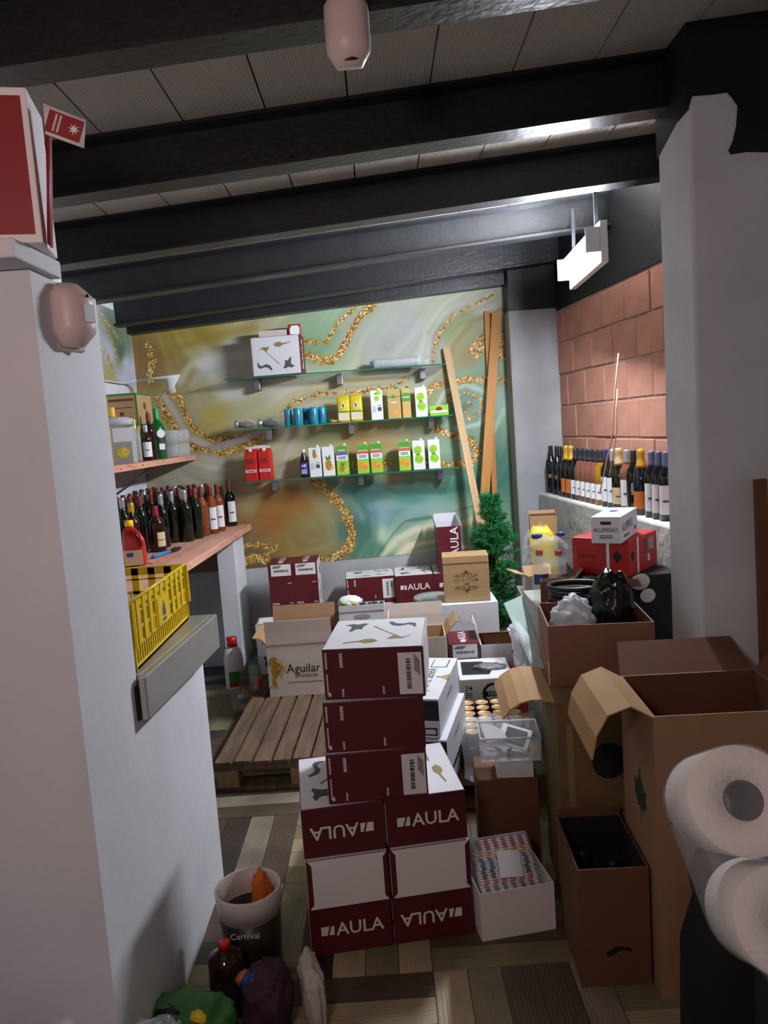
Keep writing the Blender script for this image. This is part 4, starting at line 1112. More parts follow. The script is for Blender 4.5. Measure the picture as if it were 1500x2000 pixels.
kraft_small((-1.518, 4.78, UZ + .219), .19, .26, .185, 'topmost small kraft box with green edges under the white rail')
gb = bottle('bright green bottle with white round label on the upper shelf', (-1.36, 4.78, UZ), 'liquor', 'bottle_green', 'foil_green', 'label_dark', (.03, .14), 40, 60, .07, None, 1.08)
B().prism(disc(0, 0, .026, 14), .001, face((.028, -.0345, .155), (.8, .6, 0), (0, 0, 1))).build('round_label', 'label_white', gb)
patch(gb, 'square_label', rect(0, 0, .036, .036), face((.029, -.0355, .075), (.8, .6, 0), (0, 0, 1)), 'label_white', .001)
bottle('clear spirit bottle with yellow cap behind the gift carton', (-1.50, 4.40, UZ), 'liquor', 'bottle_clear', 'foil_yellow', None, (.04, .1), 0, 60, .055, None, 1.1)
bottle('slim bottle with pale gold cap beside the gift carton', (-1.415, 4.50, UZ), 'bordeaux', 'bottle_clear', 'foil_palegold', None, (.04, .1), 0, 60, .06, None, .8)
bottle('small bottle with blue and white label next to the green bottle', (-1.365, 4.55, UZ), 'liquor', 'bottle_brown', 'foil_silver', 'label_white', (.03, .15), 20, 110, .04, None, .72)
bottle('dark brown bottle with wine red cap between small label and green bottle', (-1.375, 4.66, UZ), 'bordeaux', 'bottle_brown', 'foil_brown', None, (.03, .15), 20, 110, .05, None, .9)
bottle('dark bottle with orange label at the shelf end behind the pillar', (-1.48, 4.02, UZ), 'bordeaux', 'bottle_dark', 'foil_black', 'label_orange', (.05, .16), 10, 120, .06, None, .85)
gc = thing('gift_carton', 'grey gift carton printed with a lemon and a letter', 'box', (-1.41, 4.26, UZ), R(4))
B().box(-.062, .062, -.05, .05, 0, .20).build('body', 'box_grey', gc, .002)
F_ = face((0, -.05, 0), (1, 0, 0), (0, 0, 1))
patch(gc, 'white_panel', rect(.012, .155, .098, .075), F_, 'paper_white')
patch(gc, 'lemon_print', disc(.012, .06, .036, 12, .030), F_, 'yellow_bag')
text(gc, 'C', .04, F_ @ Matrix.Translation((.018, .062, EPS)), 'print_white', .02)
patch(gc, 'yellow_edge', rect(-.05, .1, .012, .2), F_, 'yellow_bag')
pb = thing('plastic_bag', 'crumpled clear bag draped over the gift carton', 'bag', (-1.42, 4.27, UZ + .203), 0)
blob('film', 'plastic_milky', pb, (0, 0, 0), (.075, .055, .025), 12, .4)
gm = {}
b_ = B(); b_.lathe([(.026, .0), (.030, .002), (.034, .05), (.032, .085), (.0305, .085), (.0325, .05), (.028, .008), (0, .008)], 14)
gmesh = b_.mesh('bowl', 'clear_glass')
for i in range(2):
    for j in range(3):
        x, y = -1.312 - .070 * i + .012 * j, 4.93 + .10 * j
        for k in range(2):
            g = thing('drinking_glass', ('stemless drinking glass standing on the upper wood shelf', 'stemless drinking glass stacked on another one on the upper shelf')[k], 'glass', (x, y, UZ + k * .0875), 0, ('glasses on the upper shelf', 'stacked glasses on the upper shelf')[k])
            link('bowl', gmesh, g)
            if 'rim' not in gm: gm['rim'] = B().tube([(.0313 * math.cos(a), .0313 * math.sin(a), .085) for a in [2 * math.pi * q / 14 for q in range(14)]], .0012, 5, 0, True).mesh('rim', 'clear_glass')
            link('rim', gm['rim'], g)

# ================================================================== SERVING COUNTER AND CRATE
ct = thing('steel_counter', 'stainless steel counter top with a deep folded front edge', 'counter', (-.80, 2.26, .956), 0)
xf0, xf1, yn, yf = .150, .200, -.318, .345          # front edge runs slightly outward towards the back
B().prism([(-.42, -.290), (xf0 - .02, -.290), (xf1 - .02, yf), (-.42, yf)], .019, Matrix.Translation((0, 0, .025))).build('top', 'stainless', ct, .003)
B().prism([(xf0 - .02, yn), (xf0, yn), (xf1, yf), (xf1 - .02, yf)], .118, Matrix.Translation((0, 0, -.074))).build('front_edge', 'stainless', ct, .004)
B().box(-.42, xf1 - .022, yf - .02, yf, -.07, .025).build('end_edge', 'stainless', ct)
B().prism([(xf0 - .034, yn - .004), (xf0 - .022, yn - .004), (xf0 - .02, yn + .02), (xf0 - .03, yn + .02)], .09, Matrix.Translation((0, 0, -.072))).build('torn_edge', 'dark_stuff', ct)
for x in (-.3, .06): B().box(x - .02, x + .02, -.28, .30, 0, .025).build('bearer', 'pallet_raw', ct)
CZ = 1.0005
cr = thing('bottle_crate', 'yellow plastic bottle crate with slotted sides on the steel counter', 'crate', (-.852, 2.275, CZ), 0)
cw, cd, chh = .33, .57, .185
def lattice(L_, M, name):
    b_ = B(); h_ = chh; t_ = .006
    for z0, z1 in ((0, .014), (.058, .066), (.098, .108), (.145, .150), (.162, h_)): b_.box(-L_ / 2, L_ / 2, 0, t_, z0, z1, 0, M)
    n = int(L_ / .020)
    for k in range(n + 1):
        x = -L_ / 2 + L_ * k / n
        b_.box(x - .0035, x + .0035, .001, t_ - .001, .0, .10, 0, M)
    n2 = int(L_ / .055)
    for k in range(n2 + 1):
        x = -L_ / 2 + L_ * k / n2
        b_.box(x - .012, x + .012, -.003, t_, .06, h_, 0, M)
    return b_.build(name, 'yellow_plastic', cr)
lattice(cd, face((cw / 2, 0, 0), (0, 1, 0), (0, 0, 1)) @ Matrix.Rotation(R(90), 4, 'X') @ Matrix.Scale(-1, 4, (0, 1, 0)) if False else Matrix(((0, -1, 0, cw / 2), (1, 0, 0, 0), (0, 0, 1, 0), (0, 0, 0, 1))), 'long_side')
lattice(cd, Matrix(((0, 1, 0, -cw / 2), (1, 0, 0, 0), (0, 0, 1, 0), (0, 0, 0, 1))), 'long_side')
lattice(cw, Matrix(((1, 0, 0, 0), (0, 1, 0, -cd / 2), (0, 0, 1, 0), (0, 0, 0, 1))), 'short_side')
lattice(cw, Matrix(((1, 0, 0, 0), (0, -1, 0, cd / 2), (0, 0, 1, 0), (0, 0, 0, 1))), 'short_side')
B().box(-cw / 2, cw / 2, -cd / 2, cd / 2, 0, .006).build('base', 'yellow_plastic', cr)
B().tube([(-cw / 2, -cd / 2, chh), (cw / 2, -cd / 2, chh), (cw / 2, cd / 2, chh), (-cw / 2, cd / 2, chh)], .005, 6, 0, True).build('rim', 'yellow_plastic', cr)
pn = B().box(cw / 2 + .001, cw / 2 + .006, -.06, .05, .062, .145).build('badge_panel', 'yellow_plastic', cr)
S_ = face((cw / 2 + .006, 0, 0), (0, 1, 0), (0, 0, 1))
patch(pn, 'badge', [(-.02, .085), (.012, .085), (.012, .10), (.004, .118), (-.004, .130), (-.012, .118), (-.02, .10)], S_, 'print_grey')
lines(pn, .036, .008, S_ @ Matrix.Translation((-.004, .074, 0)), 'print_grey')
pch = thing('brown_pouch', 'brown fabric pouch lying inside the yellow crate', 'pouch', (-.86, 2.15, CZ + .0065), 0)
blob('pouch', 'kraft_dark', pch, (0, 0, 0), (.11, .10, .065), 5, .15)
gl = B().lathe([(.022, 0), (.026, .002), (.032, .11), (.031, .11), (.025, .006), (0, .006)], 12).mesh('bowl', 'clear_glass')
for k in range(5):
    g = thing('tumbler', 'clear tumbler standing in the yellow crate', 'glass', (-.75 - .09 * (k % 3), 2.34 + .075 * (k // 3), CZ + .0065), 0, 'tumblers in the crate')
    link('bowl', gl, g)

# ================================================================== TOP LEFT: board, red carton, sensors
wb = tag(B().box(-1.75, -.662, 1.50, 1.72, 1.967, 2.004).build('shelf_board', 'white_paint', None, .004), 'white painted board lying across the top of the pier', 'board')
rc = thing('beer_box', 'large red cardboard beer box with white edges on the pier top', 'box', (-.916, 1.647, 2.005), R(12))
B().box(-.22, .262, -.145, .0, 0, .29).build('body', ['print_white'], rc, .003)
patch(rc, 'red_panel', rect(.012, .145, .476, .258), face((0, -.145, 0), (1, 0, 0), (0, 0, 1)), 'red_carton')
patch(rc, 'red_panel', rect(-.07, .145, .1, .25), face((.262, 0, 0), (0, 1, 0), (0, 0, 1)), 'print_white')
fl_ = B().sheet([[(.268, -.14, .0), (.268, -.10, .0)], [(.280, -.14, .12), (.280, -.10, .12)], [(.292, -.14, .255), (.292, -.10, .255)]], .004).build('flap', 'red_carton', rc)
fb = B().sheet([[(.290, -.142, .262), (.364, -.142, .232)], [(.288, -.142, .205), (.356, -.142, .180)]], .004).build('flap_end', 'print_white', fl_)
Mf = face((.3245, -.1425, .2195), (.074, 0, -.028), (.028, 0, .074))
patch(fb, 'red_print', rect(0, 0, .066, .042), Mf, 'red_carton')
lines(fb, .034, .004, Mf @ Matrix.Translation((-.014, 0, EPS)) @ RZ(90), 'sensor_white', 2)
pts = []
for k in range(16):
    a = math.pi * k / 8 + math.pi / 2; r_ = .012 if k % 2 == 0 else .004; pts.append((.018 + r_ * math.cos(a), r_ * math.sin(a)))
patch(fb, 'star_print', pts, Mf @ Matrix.Translation((0, 0, EPS)), 'print_white')

def sensor(label, loc, rot, w, h, d):
    t = thing('motion_sensor', label, 'sensor', loc, rot=rot)
    vs_, fs = [], []; rows = 11; n = 16
    for i in range(rows):
        v = i / (rows - 1); z = h * v; wv = w / 2 * min(1, .55 + 1.6 * min(v, 1 - v) * (1.3 if v < .5 else 1.6)) ; dv = d * min(1, .5 + 2.2 * min(v, 1 - v))
        for k in range(n):
            a = math.pi * k / (n - 1); vs_.append((-wv * math.cos(a), -dv * math.sin(a) ** .8, z))
    for i in range(rows - 1):
        for k in range(n - 1): fs.append((i * n + k, i * n + k + 1, (i + 1) * n + k + 1, (i + 1) * n + k))
        fs.append((i * n + n - 1, i * n, (i + 1) * n, (i + 1) * n + n - 1))
    fs += [tuple(range(n - 1, -1, -1)), tuple((rows - 1) * n + k for k in range(n))]
    B().add(vs_, fs, 0, None, True).build('housing', 'sensor_white', t)
    return t
s1 = sensor('white motion sensor fixed to the pier corner under the board', (-.668, 1.735, 1.822), (0, 0, R(70)), .105, .135, .062)
B().prism(rect(.0, .068, .034, .040), .0025, face((0, -.0615, 0), (1, 0, 0), (0, 0, 1))).build('lens_window', 'sensor_lens', s1, .001)
B().lathe([(.004, 0), (.004, .002)], 8, 0, face((.0, -.0605, .105), (1, 0, 0), (0, 0, 1))).build('indicator', 'dark_window', s1)
B().box(-.05, .05, -.002, .0165, -.008, .128).build('back_plate', 'sensor_white', s1, .006)
p_ = P(683, 130, Y=1.705)
s2 = sensor('oval motion sensor hanging from the nearest ceiling beam', (p_.x, 1.72, p_.z), (R(-4), 0, R(-4)), .095, .155, .055)
B().lathe([(.017, 0), (.013, .006)], 14, 0, face((.004, -.020, .012), (1, 0, 0), (0, .8, .6)) @ Matrix.Scale(1.2, 4, (1, 0, 0))).build('lens_window', 'dark_window', s2)
B().tube([(-.02, .0, .148), (-.045, .01, .16), (-.05, .02, .19)], .0025, 6).build('cable', 'plastic_white', s2)
B().box(-.03, .03, .0, .02, .05, .18).build('bracket', 'sensor_white', s2)

# ================================================================== BACK WALL: glass shelves and what stands on them
def glass_shelf(label, x0, x1, z, brk):
    t = thing('glass_shelf', label, 'shelf', ((x0 + x1) / 2, 5.20, z - .008), 0, 'glass shelves on the mural wall')
    h = (x1 - x0) / 2
    B().box(-h, h, -.105, .095, 0, .008).build('pane', 'glass_shelf', t)
    B().box(-h, h, -.1065, -.105, 0, .008).build('pane_edge', 'glass_edge', t)
    for bx in brk:
        x = bx - (x0 + x1) / 2
        B().box(x - .02, x + .02, .02, .095, -.075, -.001).build('clamp', 'steel_bracket', t, .004)
        B().box(x - .02, x + .02, -.02, .05, -.012, -.001).build('clamp_lip', 'steel_bracket', t, .003)
    return t
ZT, ZM, ZL = 1.985, 1.650, 1.300
glass_shelf('topmost glass shelf holding the white printed wine box', -.985, .47, ZT, (-.79, -.235, .325))
glass_shelf('middle glass shelf with blue cans and cartons', -.925, .495, ZM, (-.74, -.18, .36))
glass_shelf('lowest glass shelf with red and orange juice cartons', -.905, .515, ZL, (-.73, -.14, .40))
YI = 5.175
def sx(px, py): return P(px, py, Y=YI - .03).x
tb_ = aula((sx(547, 735), 5.17, ZT + .001), R(-6), 'flat_up', 'white wine box with tool drawings on the topmost glass shelf', RX(90) @ RZ(180))
wrp = thing('torn_carton', 'torn red and white carton lying on the printed box, topmost shelf', 'box', (sx(552, 660), 5.19, ZT + AW + .001), 0)
B().box(-.155, .03, -.04, .05, 0, .045).build('pale_part', 'kraft_pale', wrp)
B().box(.035, .12, -.05, .045, 0, .075, 0, RZ(6)).build('body', 'red_carton', wrp, .004)
patch(wrp, 'torn_white', [(-.03, .01), (.03, .008), (.034, .05), (.02, .066), (-.02, .064), (-.032, .04)], RZ(6) @ face((.077, -.05, 0), (1, 0, 0), (0, 0, 1)), 'paper_white', .002)
cs = thing('cup_stack', 'long wrapped sleeve of white paper cups lying on the top shelf', 'cups', (sx(778, 712), YI, ZT + .034), 0)
Mx = RY(90)
cupm = B().lathe([(.029, 0), (.0325, .008), (.0335, .0085), (.0335, .010), (.030, .010)], 14, 0, Mx).mesh('cup', 'paper_white')
for k in range(28):
    o = link('cup', cupm, cs); o.location = (-.165 + .0108 * k, 0, 0)
B().lathe([(.0345, -.19), (.0345, .17), (.02, .19), (.012, .20)], 14, 0, Mx).build('sleeve', 'sleeve_clear', cs)
blob('sleeve_end', 'plastic_wrap', cs, (.19, 0, -.03), (.03, .03, .025), 3, .4)
patch(cs, 'label', rect(0, 0, .02, .03), face((-.178, -.0352, .0), (1, 0, 0), (0, 0, 1)), 'blue_label')

CM = {}
def jcarton(kind, px, py, z, label, group='juice cartons on the glass shelves', w=.078, d=.062, h=.195, rz=None):
    t = thing('juice_carton', label, 'carton', (sx(px, py), YI, z), R(random.uniform(-7, 3)) if rz is None else rz, group)
    F_ = face((0, -d / 2, 0), (1, 0, 0), (0, 0, 1))
    body = {'apple': 'juice_white', 'apple_back': 'juice_white', 'pine': 'juice_white', 'pine_back': 'juice_white', 'pina': 'juice_lime', 'naranja': 'juice_lime', 'red': 'juice_red', 'oat': 'carton_beige', 'oat2': 'carton_beige'}[kind]
    B().box(-w / 2, w / 2, -d / 2, d / 2, 0, h).build('body', body, t, .003)
    if kind == 'red':
        B().add([(-w / 2, -d / 2, h), (w / 2, -d / 2, h), (w / 2, d / 2, h), (-w / 2, d / 2, h), (-w / 2, 0, h + .028), (w / 2, 0, h + .028)], [(0, 1, 5, 4), (2, 3, 4, 5), (0, 4, 3), (1, 2, 5), (0, 3, 2, 1)]).build('gable', 'juice_red', t)
        B().box(-w / 2, w / 2, -.002, .002, h + .026, h + .04).build('fin', 'paper_white', t)
        M = face((.0, -.017, h + .013), (1, 0, 0), (0, .55, .83))
        B().lathe([(.013, 0), (.013, .012), (.011, .014), (0, .014)], 12, 0, M).build('cap', 'plastic_white', t)
        patch(t, 'band', rect(0, h * .36, w * .97, h * .1), F_, 'label_white'); patch(t, 'band_line', rect(0, h * .36, w * .7, h * .03), F_ @ Matrix.Translation((0, 0, EPS)), 'red_plastic')
        for k in range(7): patch(t, 'fruit_print', disc(-.022 + .0145 * (k % 4), h * (.66 + .09 * (k // 4)), .0085, 10), F_, 'red_carton')
        patch(t, 'leaf_print', disc(.012, h * .88, .01, 8, .005), F_, 'leaf_green')
        return t
    B().lathe([(.012, 0), (.0125, .012), (.011, .014), (0, .014)], 12, 0, Matrix.Translation((w * .2, -.0, h))).build('cap', {'oat': 'foil_green', 'oat2': 'foil_green'}.get(kind, 'plastic_white'), t)
    L1 = F_ @ Matrix.Translation((0, 0, EPS))
    if kind in ('apple', 'apple_back'):
        s_ = 1 if kind == 'apple' else .6; z0 = .36 if kind == 'apple' else .72
        patch(t, 'apple_print', disc(.002, h * z0, .029 * s_, 16), F_, 'apple_green')
        patch(t, 'apple_print', disc(-.003 if s_ == 1 else .016, h * (z0 + .32 * s_), .027 * s_, 16), L1, 'apple_green')
        patch(t, 'leaf_print', [(-.02 * s_, h * (z0 + .16)), (0, h * (z0 + .2)), (.012 * s_, h * (z0 + .17)), (-.004, h * (z0 + .13))], L1 @ Matrix.Translation((0, 0, EPS)), 'leaf_green')
    if kind in ('pine', 'pine_back'):
        z0 = .38 if kind == 'pine' else .75; s_ = 1 if kind == 'pine' else .6
        patch(t, 'pineapple_print', disc(0, h * z0, .022 * s_, 14, .038 * s_), F_, 'pineapple')
        patch(t, 'leaf_print', [(-.012 * s_, h * z0 + .034 * s_), (-.02 * s_, h * z0 + .062 * s_), (0, h * z0 + .048 * s_), (.012 * s_, h * z0 + .07 * s_), (.018 * s_, h * z0 + .04 * s_)], L1, 'leaf_green')
        patch(t, 'slice_print', [(0, h * z0 - .04 * s_), (.032 * s_, h * z0 - .03 * s_), (.028 * s_, h * z0 + .01 * s_)], L1, 'orange_pale')
    if kind in ('apple_back', 'pine_back'):
        for k in range(4): patch(t, 'print_line', rect(-.018, h * (.44 - .055 * k), .024, .003), F_, 'print_grey')
        patch(t, 'barcode', rect(.018, h * .36, .026, .026), F_, 'print_grey'); patch(t, 'print_line', rect(.018, h * .48, .026, .004), F_, 'print_black')
    if kind in ('naranja', 'pina'):
        patch(t, 'top_band', rect(0, h * .86, w * .97, h * .26), F_, 'juice_green')
        patch(t, 'colour_band', rect(0, h * .74, w * .97, h * .12), L1, 'band_orange' if kind == 'naranja' else 'band_purple')
        patch(t, 'white_band', rect(0, h * .59, w * .97, h * .18), F_, 'juice_white')
        text(t, 'NARANJA' if kind == 'naranja' else 'PIÑA', .0145 if kind == 'naranja' else .022, L1 @ Matrix.Translation((0, h * (.79 if kind == 'naranja' else .84), EPS)), 'print_white', .008)
        lines(t, .05, .005, L1 @ Matrix.Translation((0, h * .59, 0)), 'blue_label', 2)
        if kind == 'naranja':
            patch(t, 'orange_print', disc(-.012, h * .29, .021, 14), F_, 'juice_orange'); patch(t, 'orange_print', disc(.012, h * .22, .022, 14), L1, 'orange_pale')
            patch(t, 'slice_print', disc(.012, h * .22, .018, 12), L1 @ Matrix.Translation((0, 0, EPS)), 'juice_orange')
        else:
            patch(t, 'pineapple_print', disc(-.006, h * .22, .018, 12, .024), F_, 'pineapple'); patch(t, 'slice_print', [(0, h * .1), (.032, h * .14), (.03, h * .3)], L1, 'orange_pale')
            patch(t, 'leaf_print', [(-.012, h * .33), (-.004, h * .46), (.004, h * .38), (.018, h * .44), (.01, h * .33)], L1, 'leaf_green')
    if kind in ('oat', 'oat2'):
        patch(t, 'green_line', rect(0, h * .74, w, .008), F_, 'juice_green') if kind == 'oat' else patch(t, 'green_panel', rect(0, h * .70, w * .95, h * .28), F_, 'juice_green')
        lines(t, .04, .008, F_ @ Matrix.Translation((0, h * (.55 if kind == 'oat' else .7), EPS)), 'juice_white')
        patch(t, 'seal_print', disc(0, h * .74, .012, 12), L1, 'juice_green')
        for k in range(3): patch(t, 'oat_print', disc(-.012 + .012 * k, h * (.2 + .04 * (k % 2)), .012, 10), F_, 'orange_pale')
    return t
# lowest shelf
for k, x in enumerate((494, 521)): jcarton('red', x, 938, ZL, 'red tomato juice carton with gable top on the lowest glass shelf', 'red gable cartons', .08, .07, .19, R(-10))
c = jcarton('red', 507, 938, ZL, 'red gable carton standing behind the red pair', None, .078, .05, .195, 0); c.location.y = 5.265
hp = thing('sauce_bottle', 'brown sauce bottle with blue label and white cap', 'bottle', (sx(595, 930), YI, ZL), 0)
B().lathe([(.024, 0), (.028, .004), (.028, .11), (.022, .13), (.014, .155), (.0135, .165)], 14).build('glass', 'bottle_brown', hp)
B().lathe([(.016, .163), (.0165, .185), (.015, .188), (0, .188)], 14).build('cap', 'plastic_white', hp)
B().lathe([(.0288, .02), (.0288, .10)], 12, 0, None, R(-150), R(-30)).build('label', 'blue_label', hp)
text(hp, 'HP', .026, face((0, -.0290, .078), (1, 0, 0), (0, 0, 1)), 'print_white', .02)
patch(hp, 'label_picture', rect(0, .04, .036, .03), face((0, -.0292, 0), (1, 0, 0), (0, 0, 1)), 'foil_silver')
jcarton('pine_back', 618, 930, ZL, 'white carton with small pineapple picture and text beside the sauce bottle')
jcarton('pine', 644, 928, ZL, 'white carton with large pineapple picture')
jcarton('pina', 671, 925, ZL, 'green pineapple juice carton with purple band')
jcarton('naranja', 711, 922, ZL, 'green orange-juice carton with brown band, standing in a pair', 'orange juice pair', rz=R(-3))
jcarton('naranja', 737.5, 919, ZL, 'green orange-juice carton with brown band, standing in a pair', 'orange juice pair', rz=R(-3))
jcarton('naranja', 792.5, 917, ZL, 'green orange-juice carton beside white apple cartons', rz=R(-3))
jcarton('apple', 820.5, 915, ZL, 'white apple juice carton touching the lone orange carton', rz=R(-8))
jcarton('apple', 850, 913, ZL, 'white apple juice carton at the end of the lowest glass shelf', rz=R(-4))
# middle shelf
for k, x in enumerate((478, 524)):
    pk = thing('wrapped_pack', ('clear crumpled pack with brown filling on the glass shelf end', 'dark and silver wrapped pack beside blue cans')[k], 'package', (sx(x, 837), YI, ZM), 0)
    blob('wrapper', 'plastic_wrap' if k == 0 else 'plastic_wrap', pk, (0, 0, 0), (.075, .05, .035), k + 2, .3)
    blob('filling', ('kraft_dark', 'label_dark')[k], pk, (0, 0, .004), (.055, .035, .024), k + 5, .3)
    blob('foil_corner', 'foil_pack', pk, (-.055, -.02, .004), (.018, .012, .028), k + 8, .3)
canm = B().lathe([(.024, 0), (.0275, .006), (.0275, .100), (.023, .110)], 16).mesh('body', 'can_blue')
cant = B().lathe([(.023, .110), (.0245, .1115), (.022, .113), (.021, .1115), (0, .1115)], 16).mesh('lid', 'can_top')
for k, (x, y) in enumerate(((567, 0), (585, -.01), (599, 0), (613, 0), (626, -.005))):
    c = thing('drink_can', 'dented-label blue can with dark print among plain blue ones' if k == 2 else 'plain bright blue drink can on the middle glass shelf', 'can', (sx(x, 832) + (-.012 + .006 * k), YI + (.0, -.04, .02, -.035, .03)[k], ZM), R(20 * k), None if k == 2 else 'blue cans')
    if k == 2: c['label'] = 'blue drink can with dark print among plain blue ones'
    link('body', canm, c); link('lid', cant, c)
    B().lathe([(.0279, .03), (.0279, .085)], 6, 0, None, R(-120 - 20 * k), R(-75 - 20 * k)).build('print', 'print_black' if k == 2 else 'foil_blue', c)
for k, x in enumerate((673, 698)):
    rb_ = thing('rice_bag', ('bright yellow rice bag beside the small wrapper', 'bright yellow rice bag beside the white apple carton')[k], 'bag', (sx(x, 825), YI, ZM), R(-3), 'yellow rice bags')
    rows_ = [(0, .036, .026), (.01, .041, .031), (.08, .042, .032), (.14, .041, .028), (.165, .039, .012), (.175, .039, .004)]
    vs_, fs = [], []
    for z, rx, ry in rows_:
        for q in range(16):
            a = 2 * math.pi * q / 16; c_, s_ = math.cos(a), math.sin(a); vs_.append((rx * math.copysign(abs(c_) ** .5, c_), ry * math.copysign(abs(s_) ** .5, s_), z))
    for i in range(len(rows_) - 1):
        for q in range(16): fs.append((i * 16 + q, i * 16 + (q + 1) % 16, (i + 1) * 16 + (q + 1) % 16, (i + 1) * 16 + q))
    fs += [tuple(range(15, -1, -1)), tuple((len(rows_) - 1) * 16 + q for q in range(16))]
    B().add(vs_, fs, 0, None, True).build('bag', 'yellow_bag', rb_)
    F_ = face((0, -.0325, 0), (1, 0, 0), (0, 0, 1))
    patch(rb_, 'rice_window', rect(0, .038, .07, .05), F_, 'rice'); patch(rb_, 'dark_band', rect(0, .068, .076, .008), F_, 'leaf_green')
    patch(rb_, 'triangle_print', [(-.02, .095), (.02, .095), (0, .14)], F_, 'paper_white'); patch(rb_, 'triangle_core', [(-.009, .10), (.009, .10), (0, .128)], F_ @ Matrix.Translation((0, 0, EPS)), 'print_brown')
lw = thing('snack_wrapper', 'small green and gold wrapper lying before the rice bags', 'wrapper', (sx(650, 830), YI - .03, ZM), 0)
blob('wrapper', 'gold_print', lw, (0, 0, 0), (.032, .03, .012), 4, .5); blob('leafy_print', 'leaf_green', lw, (-.012, -.012, .004), (.02, .015, .012), 6, .5)
jcarton('apple_back', 738, 820, ZM, 'white carton with apples at the top and printed text', rz=R(-2))
jcarton('oat', 773, 817, ZM, 'beige carton with green seal and green caps on the middle shelf', w=.085, rz=R(-12))
jcarton('oat2', 796, 815, ZM, 'narrow beige carton with green panel', w=.056, rz=R(-3))
jcarton('apple', 825, 812, ZM, 'white apple juice carton on the middle glass shelf', rz=R(-5))
tf_ = thing('tea_box', 'flat bright green box at the end of the middle glass shelf', 'box', (sx(859, 812), YI, ZM), R(-4))
B().box(-.062, .062, -.03, .03, 0, .068).build('body', 'juice_lime', tf_, .002)
patch(tf_, 'red_print', disc(0, .045, .022, 12, .014), face((0, -.03, 0), (1, 0, 0), (0, 0, 1)), 'red_carton'); patch(tf_, 'white_band', rect(0, .028, .11, .014), face((0, -.03, 0), (1, 0, 0), (0, 0, 1)), 'paper_white')

# ================================================================== LEANING PLANKS AND CHRISTMAS TREE
def lean(label, top, bot, w, t_, m):
    top, bot = Vector(top), Vector(bot); ax = (top - bot); L_ = ax.length; ax.normalize()
    n = Vector((0, -1, 0)); n = (n - ax * n.dot(ax)).normalized(); s_ = ax.cross(n)
    M = Matrix((s_, -n, ax)).transposed().to_4x4(); M.translation = bot
    o = B().box(-w / 2, w / 2, -t_, 0, 0, L_).build('wooden_plank', m, None, .002)
    o.matrix_world = M
    return tag(o, label, 'plank', 'planks leaning on the mural')
def lean_px(label, top, mid, k, w, t_, m):
    T_, M_ = P(top[0], top[1], Y=top[2]), P(mid[0], mid[1], Y=mid[2])
    return lean(label, T_, M_ + (M_ - T_) * k, w, t_, m)
lean_px('pale wooden batten leaning on the mural beside the glass shelves', (871, 680, 5.285), (930, 985, 5.10), .7, .048, .028, 'wood_pale')
lean_px('wide orange toned plank leaning behind the christmas tree', (969, 612, 5.27), (946, 970, 5.17), .55, .062, .022, 'wood_orange')
lean_px('narrow orange toned batten leaning behind the wide plank', (950, 608, 5.288), (967, 1000, 5.25), .6, .035, .02, 'wood_orange')
tx = P(970, 1190, Y=4.74)
tree = thing('christmas_tree', 'small green artificial christmas tree in front of the leaning planks', 'tree', (tx.x, 4.74, 0), 0)
B().lathe([(.012, .03), (.010, 1.05)], 8).build('trunk', 'kraft_dark', tree)
bs = B()
for k in range(3):
    a = R(30 + 120 * k); bs.tube([(0, 0, .05), (.12 * math.cos(a), .12 * math.sin(a), .008)], .008, 6)
bs.build('stand', 'leaf_green', tree)
rg = random.Random(8); nd = B(); verts = []; faces = []
for k in range(430):
    u = rg.random() ** .8; z = .22 + .88 * u
    ang = rg.uniform(0, 2 * math.pi); ln = (.06 + .115 * min(1, (1.12 - z) / .35)) * rg.uniform(.75, 1.1)
    dirv = Vector((math.cos(ang), math.sin(ang), rg.uniform(.05, .75) if z < .95 else rg.uniform(.5, 1.6))).normalized()
    for j in range(60):
        f_ = rg.uniform(.12, 1); p = Vector((0, 0, z)) + dirv * ln * f_
        nv = (dirv * rg.uniform(.3, 1.0) + Vector((rg.gauss(0, 1), rg.gauss(0, 1), rg.gauss(0, 1))) * .55).normalized() * rg.uniform(.025, .045)
        sd = nv.cross(Vector((rg.gauss(0, 1), rg.gauss(0, 1), rg.gauss(0, 1)))).normalized() * .0022
        o_ = len(verts); verts += [p - sd, p + sd, p + nv]; faces.append((o_, o_ + 1, o_ + 2))
nd.add(verts, faces)
me = bpy.data.meshes.new('needles'); me.from_pydata([tuple(v) for v in nd.v], [], nd.f); me.materials.append(MATS['tree_green'])
o = link('needles', me, tree); o['kind'] = 'stuff'

# ================================================================== RIGHT SIDE PILE
# low white carton stack under the yellow bag
carton_box('carton', 'large pale carton under the yellow bag by the ledge', 'box', (.885, 4.12, 0), R(-4), .32, .62, .62, 'box_grey')
yb = thing('yellow_sack', 'yellow sack wrapped in shiny clear plastic beside the ledge', 'sack', (.86, 4.20, .622), R(-10))
blob('sack', 'yellow_bag', yb, (0, 0, 0), (.075, .06, .19), 3, .12, 2.5, 3, False, .6); blob('wrap', 'sleeve_clear', yb, (-.012, -.012, -.0), (.095, .08, .19), 6, .25, 4.5, 4, True)
kb = open_box('paper_bag', 'brown paper bag standing behind the yellow sack', 'bag', (.90, 4.345, .622), R(-8), .15, .11, .42, 'kraft_light', 'kraft_dark', .002, (('back', [10], .02),))
kf = open_box('kraft_box', 'small open box with kraft inner flaps in front of the yellow sack', 'box', (.80, 3.90, .622), R(10), .15, .14, .15, 'box_grey', 'kraft_light', .004,
              (('left', [50, 75], .12, 'kraft_light'), ('back', [35], .06, 'kraft_light')))
wr = thing('crumpled_paper', 'crumpled white paper beside the small kraft box', 'paper', (.775, 4.05, .622), 0)
